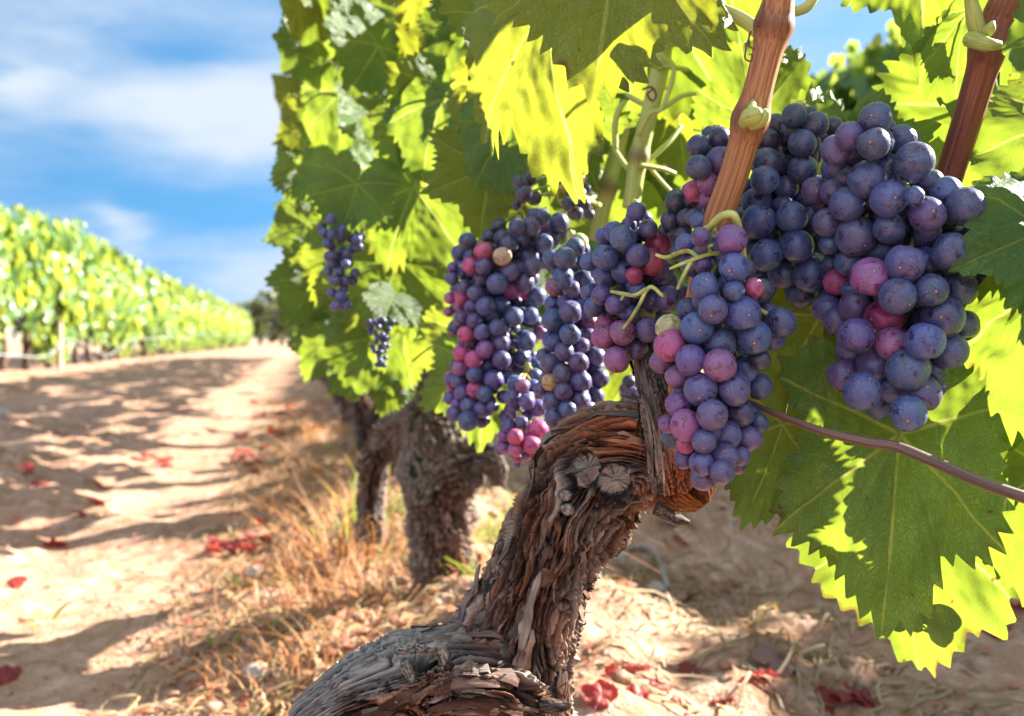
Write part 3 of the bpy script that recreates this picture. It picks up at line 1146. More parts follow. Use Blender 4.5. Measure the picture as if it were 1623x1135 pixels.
CLUS = [small_cluster(s) for s in (1, 2, 3)]
for c_ in CLUS:
    c_.materials.append(M['grape'])
TRUNKS = [gen_trunk(s) for s in (31, 32, 33, 34)]
for c_ in TRUNKS:
    c_.materials.append(M['bark'])
FOL = [gen_foliage(s, 500, LOWL, zlo=z) for s, z in ((51, .64), (52, .40), (53, .58), (54, .70), (55, .48))]
for c_ in FOL:
    c_.materials.append(M['leaf_far'])
CANES = [gen_canes(s) for s in (61, 62)]
for c_ in CANES:
    c_.materials.append(M['cane'])
FOLN = [gen_foliage(s, 135, MIDL, w=.20, zlo=.72) for s in (71, 72)]
for c_ in FOLN:
    c_.materials.append(M['leaf'])
RZ = math.atan(-ROW_K)


def vine(x, y, label, group, rg, near=False, clusters=2, h=1.0, fol=True):
    r = empty('grapevine', (x, y, gz(x, y) - .02), RZ + rg.choice((0, math.pi)))
    tag(r, label, 'grapevine', group)
    r.scale = (1, 1, h)
    obj('trunk', rg.choice(TRUNKS), None, r)
    obj('foliage', rg.choice(FOLN if near else FOL), None, r)
    obj('canes', rg.choice(CANES), None, r)
    for q in range(clusters):
        c = obj('grape_cluster', rg.choice(CLUS), None, r)
        c.location = (rg.choice((-1, 1)) * rg.uniform(.12, .22), rg.uniform(-.4, .4), rg.uniform(.62, .85))
        c.rotation_euler = (0, 0, rg.uniform(0, 6))
    return r


def build_rows():
    rg = random.Random(5)
    # row across the path on the left
    for i in range(60):
        y = 8.2 + i * 0.95
        x = row_x(y, LEFT_OFF) + rg.gauss(0, .03)
        if y < 13.2:
            lab = ['bushy green grapevine outside the left edge in the sunlit row across the path',
                   'green grapevine with thick dark trunk at the left edge of the row across the path',
                   'green grapevine beside the pale wooden post in the left row',
                   'green grapevine just beyond the pale wooden post in the left row',
                   'green grapevine above the sag of the pale hose in the left row',
                   'green grapevine past the hose loop in the left row'][min(i, 5)]
        elif y < 25:
            lab = 'sunlit green grapevine midway along the left row, merging with its neighbours'
        else:
            lab = 'distant sunlit green grapevine towards the far end of the left row'
        vine(x, y, lab, 'grapevines of the left row', rg, False, 3 if y < 16 else 1, h=rg.uniform(.93, 1.08))
    # next row on the right
    for i in range(24):
        y = -0.4 + i * 0.95
        x = row_x(y, RIGHT_OFF) + rg.gauss(0, .03)
        vine(x, y, 'dark blurred grapevine of the next row on the right, seen through leaf gaps', 'grapevines of the right row', rg, False, 0, h=.88 if i in (2, 3, 4) else rg.uniform(1.04, 1.08))
    # our own row beyond the first two vines
    for i in range(26):
        y = 2.55 + i * 0.88
        x = row_x(y) + rg.gauss(0, .02)
        lab = 'leaning grey vine close behind the second vine, its crown above the left trunk' if i == 0 else \
            'grapevine further along the near row, hidden behind the nearer leaves'
        vine(x, y, lab, 'grapevines of the near row', rg, True, 2 if i < 3 else 0, h=rg.uniform(.95, 1.0))


build_rows()

# post and hose in the left row
def left_pt(px, py_ground=None, y=None):
    """a spot on the near face of the left row under image column px"""
    t = (px - 811.5) / F
    y = (row_x(0, LEFT_OFF) + .30) / (t - ROW_K)
    return row_x(y, LEFT_OFF) + .30, y


def build_post_hose():
    x, y = left_pt(94)
    mb = MB()
    tube([(x, y, -.1), (x + .004, y, .4), (x, y + .01, .8), (x + .006, y, 1.15)], [.042, .041, .041, .040], 14, 30, mb, wob=.1)
    o = obj('wooden_post', mb.mesh('wooden_post'), M['post'])
    tag(o, 'pale round wooden post standing among the vines of the left row', 'post')
    pts, rad = [], []
    cols = [(-60, .30), (8, .26), (50, .22), (75, .25), (94, .42), (118, .40), (150, .24), (165, .17), (182, .28), (205, .44), (235, .46), (262, .50), (300, .50)]
    for px, z in cols:
        xx, yy = left_pt(px)
        pts.append((xx + .06, yy, z))
        rad.append(.009)
    mb = MB()
    tube(pts, rad, 8, 120, mb)
    o = obj('drip_hose', mb.mesh('drip_hose'), M['hose'])
    tag(o, 'pale drip hose sagging between the trunks of the left row', 'hose')


build_post_hose()


# trees beyond the vineyard
def build_trees():
    rg = random.Random(9)
    specs = [(412, 86, 5.0, 3.6, 'olive green bushy tree standing just past the end of the left row'),
             (446, 84, 3.6, 3.0, 'pale olive shrub-like tree right of the taller one at the path end'),
             (470, 110, 6.2, 5.0, 'darker tree standing behind the pale one at the path end'),
             (385, 118, 5.2, 4.5, 'dark tree half hidden behind the end of the left row'),
             (520, 100, 5.0, 4.5, 'tree at the path end hidden behind the near leaves')]
    for px, y, h, w, lab in specs:
        x = (px - 811.5) / F * y
        root = tag(empty('broadleaf_tree', (x, y, 0)), lab, 'tree', 'trees at the end of the path')
        mb = MB()
        tube([(0, 0, -.2), (.1, 0, h * .25), (-.1, .1, h * .5), (0, 0, h * .8)], [.22, .17, .12, .04], 10, 20, mb, wob=.2)
        for q in range(6):
            a = q * 1.1
            tube([(0, 0, h * .25), (w * .2 * math.cos(a), w * .2 * math.sin(a), h * .5), (w * .36 * math.cos(a), w * .36 * math.sin(a), h * .7)], [.09, .06, .02], 6, 10, mb)
        obj('trunk', mb.mesh('tree_trunk'), M['tree_bark'], root)
        it = []
        cl = [(rg.gauss(0, w * .22), rg.gauss(0, w * .22), h * rg.uniform(.18, .92), rg.uniform(.35, .8)) for _ in range(34)]
        for (cx, cy, cz, cr) in cl:
            for _ in range(46):
                d = Vector((rg.gauss(0, 1), rg.gauss(0, 1), rg.gauss(0, 1))).normalized()
                p = Vector((cx, cy, cz)) + d * cr * rg.random() ** .4
                if p.z < .1:
                    continue
                it.append((p, (rg.gauss(0, 1), rg.gauss(0, 1), rg.gauss(-.3, 1)), d + Vector((0, 0, .4)), rg.uniform(.12, .24)))
        me = leaf_cloud(it, LOWL, 'tree_crown')
        obj('crown', me, M['tree_leaf'], root)


build_trees()

# ------------------------------------------------------------------ the vine in the foreground
def PP(rows):
    """rows of px, py, depth, radius in px -> points and radii in metres"""
    return [tuple(P(a, b, d)) for a, b, d, r in rows], [r * d / F for a, b, d, r in rows]


VINE = tag(empty('grapevine', (P(760, 1590, .63).x, P(760, 1590, .63).y, 0)),
           'old twisted grapevine in the foreground with peeling bark and heavy bunches of ripening grapes', 'grapevine', 'grapevines of the near row')
INV = Matrix.Translation(-VINE.location)


def hero(name, me, m=None, label=None, parent=None):
    """a part of the foreground vine whose mesh is in world coordinates"""
    o = obj(name, me, m, parent or VINE, label)
    o.matrix_parent_inverse = INV if (parent is None or parent == VINE) else Matrix.Identity(4)
    return o


def g2(x, y, a, b, r):
    return np.exp(-(((x - a) / r) ** 2 + ((y - b) / r) ** 2))


def sm(v, a, b):
    t = np.clip((v - a) / (b - a), 0, 1)
    return t * t * (3 - 2 * t)


def hero_trunk():
    pts, rad = PP([(740, 1640, .64, 120), (730, 1450, .63, 105), (745, 1290, .62, 108), (775, 1160, .61, 118), (803, 1060, .60, 102), (838, 965, .595, 75),
                   (868, 880, .59, 71), (912, 808, .582, 79), (952, 748, .575, 90), (1006, 726, .565, 87), (1060, 744, .56, 76), (1096, 780, .56, 46), (1112, 800, .56, 18)])
    redf = lambda x, y, fr, v: np.clip(sm(x, 985, 1065) * sm(y, 600, 700) * (1 - sm(y, 800, 860)) + .8 * g2(x, y, 965, 700, 34) + .7 * g2(x, y, 1010, 690, 40) + .45 * g2(x, y, 830, 990, 60), 0, 1)
    mb = bark_tube(pts, rad, 420, 1150, 3, 1.1, None, 330, redf=redf, lump=1.25,
                   wounds=[(924, 742, 27, .006, 1.0), (972, 762, 28, .003, 1.0), (865, 880, 11, .004, 1.0), (902, 783, 9, -.006, 1.0), (905, 803, 10, -.009, 1.0)])
    # the cut-off dead arm at the foot
    pts, rad = PP([(810, 1130, .59, 90), (735, 1098, .575, 96), (655, 1096, .57, 92), (590, 1112, .565, 80), (535, 1135, .565, 62), (497, 1155, .565, 50), (480, 1165, .565, 40)])
    deadf = lambda x, y, fr, v: np.clip((1 - sm(x + .55 * (y - 1060), 590, 690)) + .95 * g2(x, y, 690, 1010, 42) + .9 * g2(x, y, 640, 1020, 40), 0, 1) * (1 - sm(y, 1080, 1115) * sm(x, 520, 560))
    bark_tube(pts, rad, 320, 560, 12, 1.2, mb, 170, deadf=deadf, redf=lambda x, y, fr, v: .5 * g2(x, y, 640, 1120, 60),
              hole=[(668, 1052, 22, .020, 1.5), (612, 1040, 12, .010, 1.6), (700, 1040, 14, .014, 1.3)], lump=1.3)
    # splinters and knobs on the grey stump
    rg = np.random.default_rng(8)
    for (a, b, c_, d_, r0) in ((630, 1030, 660, 1018, 8), (660, 1026, 708, 1020, 11), (640, 1047, 655, 1080, 9), (690, 1024, 704, 1052, 11)):
        p0, p1 = np.array(P(a, b, .532)), np.array(P(c_, d_, .535))
        pm = (p0 + p1) / 2 + rg.normal(0, .001, 3)
        r_ = r0 * .525 / F
        bark_tube([tuple(p0), tuple(pm), tuple(p1)], [r_ * .7, r_, r_ * .6], 30, 34, 40 + int(a), .5, mb, deadf=lambda x, y, fr, v: np.ones(len(x)))
    # short flaking spur that carries the bright cane
    pts, rad = PP([(1062, 770, .535, 34), (1058, 715, .528, 33), (1046, 660, .53, 29), (1034, 610, .54, 25), (1024, 560, .55, 20), (1018, 530, .555, 10)])
    bark_tube(pts, rad, 130, 260, 23, .75, mb, 70, redf=lambda x, y, fr, v: .75 * sm(x, 1046, 1062), deadf=lambda x, y, fr, v: .35 * (1 - sm(x, 1040, 1056)))
    # loose splinter under the head and one low on the right
    for rows, s in (([(1040, 805, .535, 12), (1070, 822, .535, 10), (1092, 828, .535, 4)], 71), ([(860, 1118, .56, 14), (893, 1120, .555, 8), (905, 1116, .55, 3)], 72)):
        pts, rad = PP(rows)
        bark_tube(pts, rad, 40, 40, s, .5, mb, 12)
    hero('trunk', mb.mesh('vine_trunk'), M['bark'])


hero_trunk()


def cane(rows, m, name, nodes=(), label=None, nu=28, nv=160, parent=None, root=None):
    pts, rad = PP(rows)
    pr = np.hstack([np.array(pts), np.array(rad)[:, None]])
    s = catmull(pr, nv)
    qx, qy, _ = proj(s[:, :3])
    nodev = np.zeros(nv)
    for (a, b, w) in nodes:
        g = np.exp(-((qx - a) ** 2 + (qy - b) ** 2) / w ** 2)
        s[:, 3] *= 1 + .28 * g
        nodev = np.maximum(nodev, g)
    c, r = s[:, :3], s[:, 3]
    t, n, b_ = frames(c)
    ang = np.linspace(0, 2 * np.pi, nu, endpoint=False)
    L = np.concatenate([[0], np.cumsum(np.linalg.norm(np.diff(c, axis=0), axis=1))])
    rr = r[:, None] * (1 + .035 * perlin(np.cos(ang)[None] * 3, np.sin(ang)[None] * 3, L[:, None] * 9, 4) + .012 * np.cos(9 * ang)[None])
    v = (c[:, None] + rr[..., None] * (n[:, None] * np.cos(ang)[None, :, None] + b_[:, None] * np.sin(ang)[None, :, None])).reshape(-1, 3)
    bc = np.stack([r[:, None] * np.cos(ang), r[:, None] * np.sin(ang), L[:, None] * np.ones(nu)], -1).reshape(-1, 3)
    v = np.vstack([v, c[0], c[-1]])
    bc = np.vstack([bc, [0, 0, 0], [0, 0, L[-1]]])
    k = np.arange(nu)
    k2 = (k + 1) % nu
    o = (nv - 1) * nu
    mb = MB()
    mb.add(v, [grid_faces(nv, nu), np.stack([k2, k, np.full(nu, len(v) - 2)], -1), np.stack([o + k, o + k2, np.full(nu, len(v) - 1)], -1)],
           bc=bc, node=np.append(np.repeat(nodev, nu), [0, 0]))
    ob = obj(name, mb.mesh(name), m, root or VINE, label)
    ob.matrix_parent_inverse = Matrix.Translation(-(root or VINE).location)
    return ob


def hero_canes():
    c1 = cane([(1062, 720, .535, 17), (1080, 600, .525, 19), (1108, 470, .50, 21), (1132, 368, .485, 23), (1162, 280, .475, 23), (1189, 190, .466, 24),
               (1207, 120, .46, 23), (1226, 40, .455, 25), (1240, -40, .45, 24), (1275, -260, .45, 22), (1290, -560, .47, 18)], M['cane'], 'cane', [(1189, 190, 26), (1226, 40, 24)],
              'orange brown woody cane rising in front of the blue bunch')
    # pruned side shoots at the node
    mb = MB()
    for rows in ([(1178, 196, .455, 8), (1186, 186, .448, 13), (1196, 182, .444, 14), (1199, 181, .444, 12)], [(1192, 198, .452, 9), (1204, 190, .446, 12), (1212, 180, .444, 10), (1216, 175, .444, 4)], [(1186, 180, .45, 5), (1192, 170, .452, 6), (1194, 160, .456, 3)]):
        p, r = PP(rows)
        tube(p, r, 14, 18, mb, wob=.2, node=0.0)
    hero('bud', mb.mesh('bud'), M['shoot'])
    cane([(1440, 480, .56, 17), (1478, 360, .54, 20), (1510, 262, .52, 22), (1536, 180, .505, 23), (1566, 80, .49, 25), (1582, 30, .485, 26), (1606, -30, .48, 25), (1680, -260, .48, 22), (1740, -560, .5, 18)],
         M['cane_red'], 'cane', [(1568, 75, 24)], 'dark red woody cane rising at the right behind the largest bunch')
    mb = MB()
    for rows in ([(1540, 62, .478, 14), (1562, 70, .466, 11), (1585, 72, .466, 7)], [(1552, 60, .478, 12), (1545, 30, .476, 12), (1538, 0, .474, 10), (1528, -40, .47, 9), (1515, -120, .47, 8)], [(1564, 52, .47, 9), (1570, 44, .468, 8), (1574, 34, .468, 3)]):
        p, r = PP(rows)
        tube(p, r, 14, 22, mb, wob=.2, node=0.0)
    hero('bud', mb.mesh('bud'), M['shoot'])
    # green shoots of the middle
    for i, rows in enumerate(([(1000, 330, .78, 14), (1012, 250, .78, 14), (1034, 160, .78, 14), (1056, 60, .78, 15), (1075, -60, .78, 13), (1090, -260, .8, 11)],
                 [(945, 380, .86, 13), (962, 300, .86, 13), (985, 210, .87, 12), (1000, 120, .88, 12), (1004, 0, .9, 10), (1010, -200, .9, 9)],
                 [(1108, 5, .47, 9), (1150, 18, .467, 10), (1185, 36, .462, 11), (1207, 58, .458, 10)],
                 [(1236, 20, .458, 7), (1262, 18, .46, 8), (1285, 5, .462, 8), (1310, -40, .465, 7)])):
        cane(rows, M['shoot'], 'shoot', [(rows[1][0], rows[1][1], 14)] if i < 2 else [])
    # thin leaf stalks crossing the gaps
    mb = MB()
    for rows in ([(1012, 215, .77, 4), (1030, 180, .76, 4), (1050, 170, .76, 4), (1068, 110, .76, 4), (1045, 85, .76, 4)], [(1050, 172, .77, 4), (1090, 150, .78, 4), (1150, 155, .8, 4)],
                 [(985, 145, .8, 5), (1010, 160, .79, 5), (1030, 170, .78, 5)], [(975, 240, .8, 5), (976, 190, .8, 5), (990, 160, .8, 5), (1005, 150, .8, 4)], [(975, 240, .8, 5), (990, 262, .79, 5), (1010, 280, .78, 4)],
                 [(1020, 262, .78, 4), (1060, 225, .79, 4), (1080, 200, .8, 3)], [(1014, 262, .77, 4), (1050, 268, .78, 4), (1070, 275, .79, 3)], [(1025, 260, .79, 3), (1060, 300, .79, 3), (1085, 320, .8, 3)],
                 [(1062, 70, .77, 5), (1080, 70, .77, 4), (1102, 63, .77, 4)], [(1040, 105, .77, 4), (1090, 110, .78, 4), (1145, 118, .79, 4)], [(890, 295, .6, 4), (920, 310, .66, 4), (950, 325, .75, 4)],
                 [(890, 335, .7, 4), (920, 325, .7, 4), (945, 310, .72, 4)], [(900, 290, .7, 4), (930, 280, .7, 4)]):
        p, r = PP(rows)
        tube(p, r, 8, 24, mb, node=0.0)
    hero('petiole', mb.mesh('petiole'), M['shoot'])
    # curled dry tendrils
    for rows in ([(1215, -10, .45, 1.6), (1205, 25, .448, 1.6), (1200, 42, .45, 1.5), (1212, 36, .452, 1.4)],
                 [(1190, 50, .455, 1.6), (1183, 75, .45, 1.6), (1181, 92, .45, 1.5), (1190, 97, .449, 1.4), (1193, 88, .45, 1.3), (1188, 86, .452, 1.2)],
                 [(1188, 52, .452, 1.5), (1187, 72, .455, 1.5), (1200, 80, .455, 1.3), (1203, 86, .455, 1.2)],
                 [(1018, 142, .74, 2), (1032, 138, .74, 2), (1040, 150, .74, 2), (1034, 160, .74, 2), (1026, 150, .74, 2), (1034, 142, .745, 1.5)]):
        p, r = PP(rows)
        mb = MB()
        tube(p, r, 6, 40, mb, node=1.0)
        hero('tendril', mb.mesh('tendril'), M['cane_red'])


hero_canes()

# the wire
mb_ = MB()
p_, r_ = PP([(1175, 632, .485, 3.5), (1210, 648, .478, 4.5), (1250, 664, .468, 6), (1305, 684, .455, 7), (1370, 700, .445, 8), (1420, 708, .44, 8.5), (1480, 732, .43, 9), (1550, 762, .42, 9.5), (1623, 788, .41, 10), (1700, 812, .40, 10), (1900, 850, .37, 10)])
tube(p_, r_, 14, 260, mb_, wob=.10, node=0.0)
tag(obj('trellis_wire', mb_.mesh('trellis_wire'), M['wire']), 'thin rusty brown wire sagging in front of the largest leaf on the right', 'wire')


# ------------------------------------------------------------------ bunches of grapes, berry by berry
CR = {'B': (1030, 130, 3.243), 'A': (1250, 150, 2.064), 'D': (980, 300, 2.365), 'L': (680, 300, 2.522)}
# cluster: (crop, depth m, half depth m, label, rows of x,y,r,code[,layer])
CL = {}
CL['A'] = ('A', .470, .040, 'largest dusty blue bunch at the right, tapering to a blunt tip', """
285 79 52 n;200 134 45 p;153 182 48 p;277 160 51 n;369 148 47 n 1;410 222 62 n;150 243 42 b 1;255 275 57 b;318 245 47 n 1;85 313 43 p;147 318 42 p;193 357 57 b;327 342 58 b;128 418 46 p;220 463 64 p;134 489 33 b 1;330 437 50 n 1;411 331 31 b;455 393 56 p;464 292 46 n 1;516 320 49 b;579 367 60 n;455 452 42 n 1;520 400 40 n 1;612 470 47 n 1;529 517 61 n;380 553 61 p;301 509 48 b 1;197 547 43 b;138 555 30 b 1;446 543 45 b 1;160 612 45 k 1;266 597 62 m;356 660 58 b;464 641 54 n;552 640 58 n;203 640 30 b 1;223 694 55 p;312 730 62 c;504 728 67 n;125 700 46 p;157 744 45 p;220 790 57 p;338 814 53 m;447 806 61 b;575 755 48 n 1;528 836 56 n;195 838 40 p 1;180 920 52 p;278 880 56 p;390 900 65 b;238 972 59 b;433 978 62 p;335 965 42 b 1;290 1018 42 b 1;390 1043 58 b;480 905 36 n 1;490 960 25 n 1;610 715 45 n 2;645 630 50 d 2;680 770 48 d 2;590 560 36 m 2;700 690 40 d 2;640 700 40 n 2;745 465 25 d 1""")
CL['B'] = ('B', .530, .045, 'deep blue bunch in the shade behind the bright cane', """
742 174 62 n;825 160 35 d 1;851 219 64 n;648 222 55 d 1;601 300 66 d;784 315 70 n;940 230 50 d 1;598 420 80 n;592 506 70 b;786 450 74 n;496 545 48 p 1;702 542 60 b 1;548 622 78 b 1;555 718 86 b;729 694 78 b;683 640 55 n 1;810 610 65 n 1;820 690 45 b 1;597 890 80 b;754 845 83 b;826 985 87 b;870 790 50 n 2;775 1085 75 n 1;685 985 75 n 1;570 1065 75 n 2;520 850 60 n 1;690 300 34 d 2;470 620 60 d 2;905 900 60 n 2;880 560 60 n 2;480 700 60 n 2;620 800 50 d 2""")
CL['C'] = ('B', .500, .030, 'short purple bunch left of the bright cane', """
250 440 63 n;249 328 55 n;358 287 57 n 1;402 312 50 n 1;283 405 48 n 1;360 402 72 p;232 560 55 k 1;305 520 60 m;310 605 57 m;375 520 34 b 1;133 618 54 d 2;190 700 50 d 2;105 712 50 d 2;215 610 40 d 2;70 760 30 d 2;175 790 45 d 2;140 875 40 d 2;255 715 46 b;300 700 40 n 1""")
CL['D'] = ('D', .455, .036, 'purple and pink bunch hanging in the middle, tipped over the bark', """
308 178 36 p;253 205 38 b 1;425 189 56 m;525 117 1 b;434 295 55 b;327 366 52 b;434 382 39 b;508 369 36 k;355 450 53 p;466 465 65 b;553 247 1 n;295 520 59 b;507 555 64 b;382 578 60 n 1;190 520 50 e 1;195 585 58 k;165 645 45 m 1;270 641 55 p;380 660 60 m;300 620 40 p 1;476 672 50 b 1;222 702 45 m 1;309 750 61 p;435 755 56 p;528 740 48 n 1;225 808 45 m;350 847 58 p;458 837 52 n 1;252 885 57 m;185 880 35 m 1;406 923 53 p;525 875 40 n 1;488 932 48 p 1;254 955 37 k 1;322 945 45 p;245 1012 35 p 1;312 1028 46 p;400 1003 50 p;460 1000 35 p 1;320 1082 47 p;390 1060 45 p;450 1040 28 p 1;609 499 56 n 1;560 470 45 n 2;475 300 40 d 2;540 380 45 d 2;530 640 40 d 1""")
CL['E'] = ('L', .545, .040, 'purple and crimson bunch beside the pale stalks in the centre', """
829 89 37 p;800 140 30 p 1;876 160 37 p;915 218 50 c;965 195 35 p 1;776 197 52 b;740 170 40 b 1;700 187 36 b 1;706 271 51 b;640 290 37 b 1;775 330 45 b 1;755 385 45 b 2;700 350 43 b 1;835 265 45 p;888 290 53 k;820 345 35 c;926 328 50 p;945 370 45 p 1;952 438 48 p;895 450 44 p 1;835 404 36 b;690 423 40 p;744 462 39 p;800 500 40 p 1;870 500 35 g 2;773 572 51 m;698 590 48 m;703 545 40 c 1;752 680 52 m;828 640 45 p 1;874 563 48 p;660 470 40 b 1;640 410 35 b 1;800 600 38 p 2;860 640 36 p 2;720 510 34 p 2;900 520 40 n 2;1000 420 45 n 2""")
CL['F'] = ('L', .660, .040, 'dusty blue bunch with one green berry, touching the top of the bark', """
488 275 36 b 1;543 275 44 b;585 232 38 b;600 212 36 g 1;610 285 35 b 1;536 355 42 b;620 370 45 n 1;505 390 38 m 1;570 400 35 p 1;565 490 46 p;495 522 46 b;495 458 33 b 1;545 452 32 b 1;610 450 32 b 1;563 580 43 b;630 495 30 p 1;640 535 35 m 1;635 590 33 p 1;497 610 40 b;540 650 38 p;455 665 28 p;485 695 40 p;608 625 32 p 1;598 693 40 p;665 670 40 p 1;533 737 41 p;680 755 40 p 1;607 768 41 p;484 772 34 g;540 808 36 p;450 800 32 p 1;605 845 41 p;492 851 41 p;555 880 36 b;665 825 36 p 1;500 915 38 p;640 870 25 p 1;690 640 36 p 2;650 440 36 n 2;520 320 36 n 2;585 530 40 n 2;620 720 38 n 2""")
CL['G'] = ('L', .775, .055, 'long bunch at the left with many pink berries down its side', """
153 208 35 n;95 313 23 p;92 358 26 p;218 248 37 k;165 305 33 k;218 309 34 p;293 268 37 e;325 330 37 p;272 378 41 b;208 360 32 p 1;184 415 31 p;142 390 29 p 1;130 430 30 k 1;226 469 39 b;290 465 37 b 1;330 400 40 m 1;385 373 37 p;380 420 20 k 1;415 308 37 p;430 430 38 b;127 517 31 p;172 468 30 p 1;183 525 33 p;148 578 34 k;122 465 26 m 1;212 572 33 p;274 553 34 b;340 510 37 b;405 505 34 b;252 510 28 b 1;290 615 39 p;224 640 36 m;172 616 28 p 1;128 655 32 k;178 681 36 k;290 682 37 p;392 608 39 b;447 573 28 m 1;335 560 30 n 2;372 675 35 n 1;232 705 30 b 1;125 712 33 m;183 742 32 b;118 767 32 p;260 762 40 p;305 750 28 b 1;185 800 35 k;133 815 32 p;85 835 27 p;90 790 20 k 1;224 820 33 b;115 860 28 m;159 867 34 p;100 898 32 p;212 882 33 p;155 927 40 b;255 868 24 p;210 930 25 p 1;420 705 35 b 1;340 625 28 n 2;352 152 34 n;408 148 38 p;452 108 33 n;520 133 40 n;460 215 36 b;295 195 35 d 1;320 220 36 n;520 180 30 p 1;400 275 38 p 1;280 145 30 d 2;240 190 30 d 2;190 240 25 d 1;380 210 25 p 1;85 435 24 k 1;78 490 20 m 1;85 745 20 k 1;460 160 30 m 2;360 480 30 n 2;300 420 30 n 2;350 590 34 n 2;380 560 34 n 2""")
CL['H'] = ('L', .745, .035, 'small purple wing of berries between the two long left bunches', """
372 785 28 m;333 833 36 p;390 850 33 p;345 775 33 b 1;415 790 30 b 1;435 875 35 p;340 880 38 p 1;310 910 30 p 1;385 905 30 p 1;295 830 26 p 1;430 820 30 n 2;420 745 30 n 2;455 740 30 n 2""")
CL['I'] = ('L', .72, .030, 'little pink bunch catching the sun just left of the bark', """
345 990 31 k;345 1042 28 k;438 960 38 k;410 1018 36 k;298 1028 27 m 1;300 985 25 m 1;320 945 28 p 1;370 930 25 p 1;430 1060 30 k 1;352 1080 15 k 1;395 975 22 k 1;380 1060 26 m 2;330 1010 24 m 2""")
CL['J'] = ('L', .80, .030, 'dark red berries behind the flaking spur', """
800 770 28 d;815 825 35 p;840 850 25 m;843 795 16 c;785 800 25 p 1;800 850 26 d 1;850 740 24 d 1""")
CL['K'] = ('L', .69, .03, 'dark backlit bunch high behind the green shoots', """
380 20 34 d;420 35 30 d 1;365 -25 30 d;400 -40 26 d 1;585 95 30 d;615 60 32 d;600 20 28 d 1;560 60 30 d;625 0 26 d 1;570 10 26 n 1;545 -20 26 p 1;600 -40 24 c 1;640 100 22 d 1;350 60 20 d 1""")
CL['M'] = ('A', .56, .02, 'few dark berries showing under the largest leaf at the right', """
620 1525 30 d 1;655 1560 52 c;640 1500 38 d 1;700 1555 40 m;590 1500 30 d 1;735 1535 30 m""")


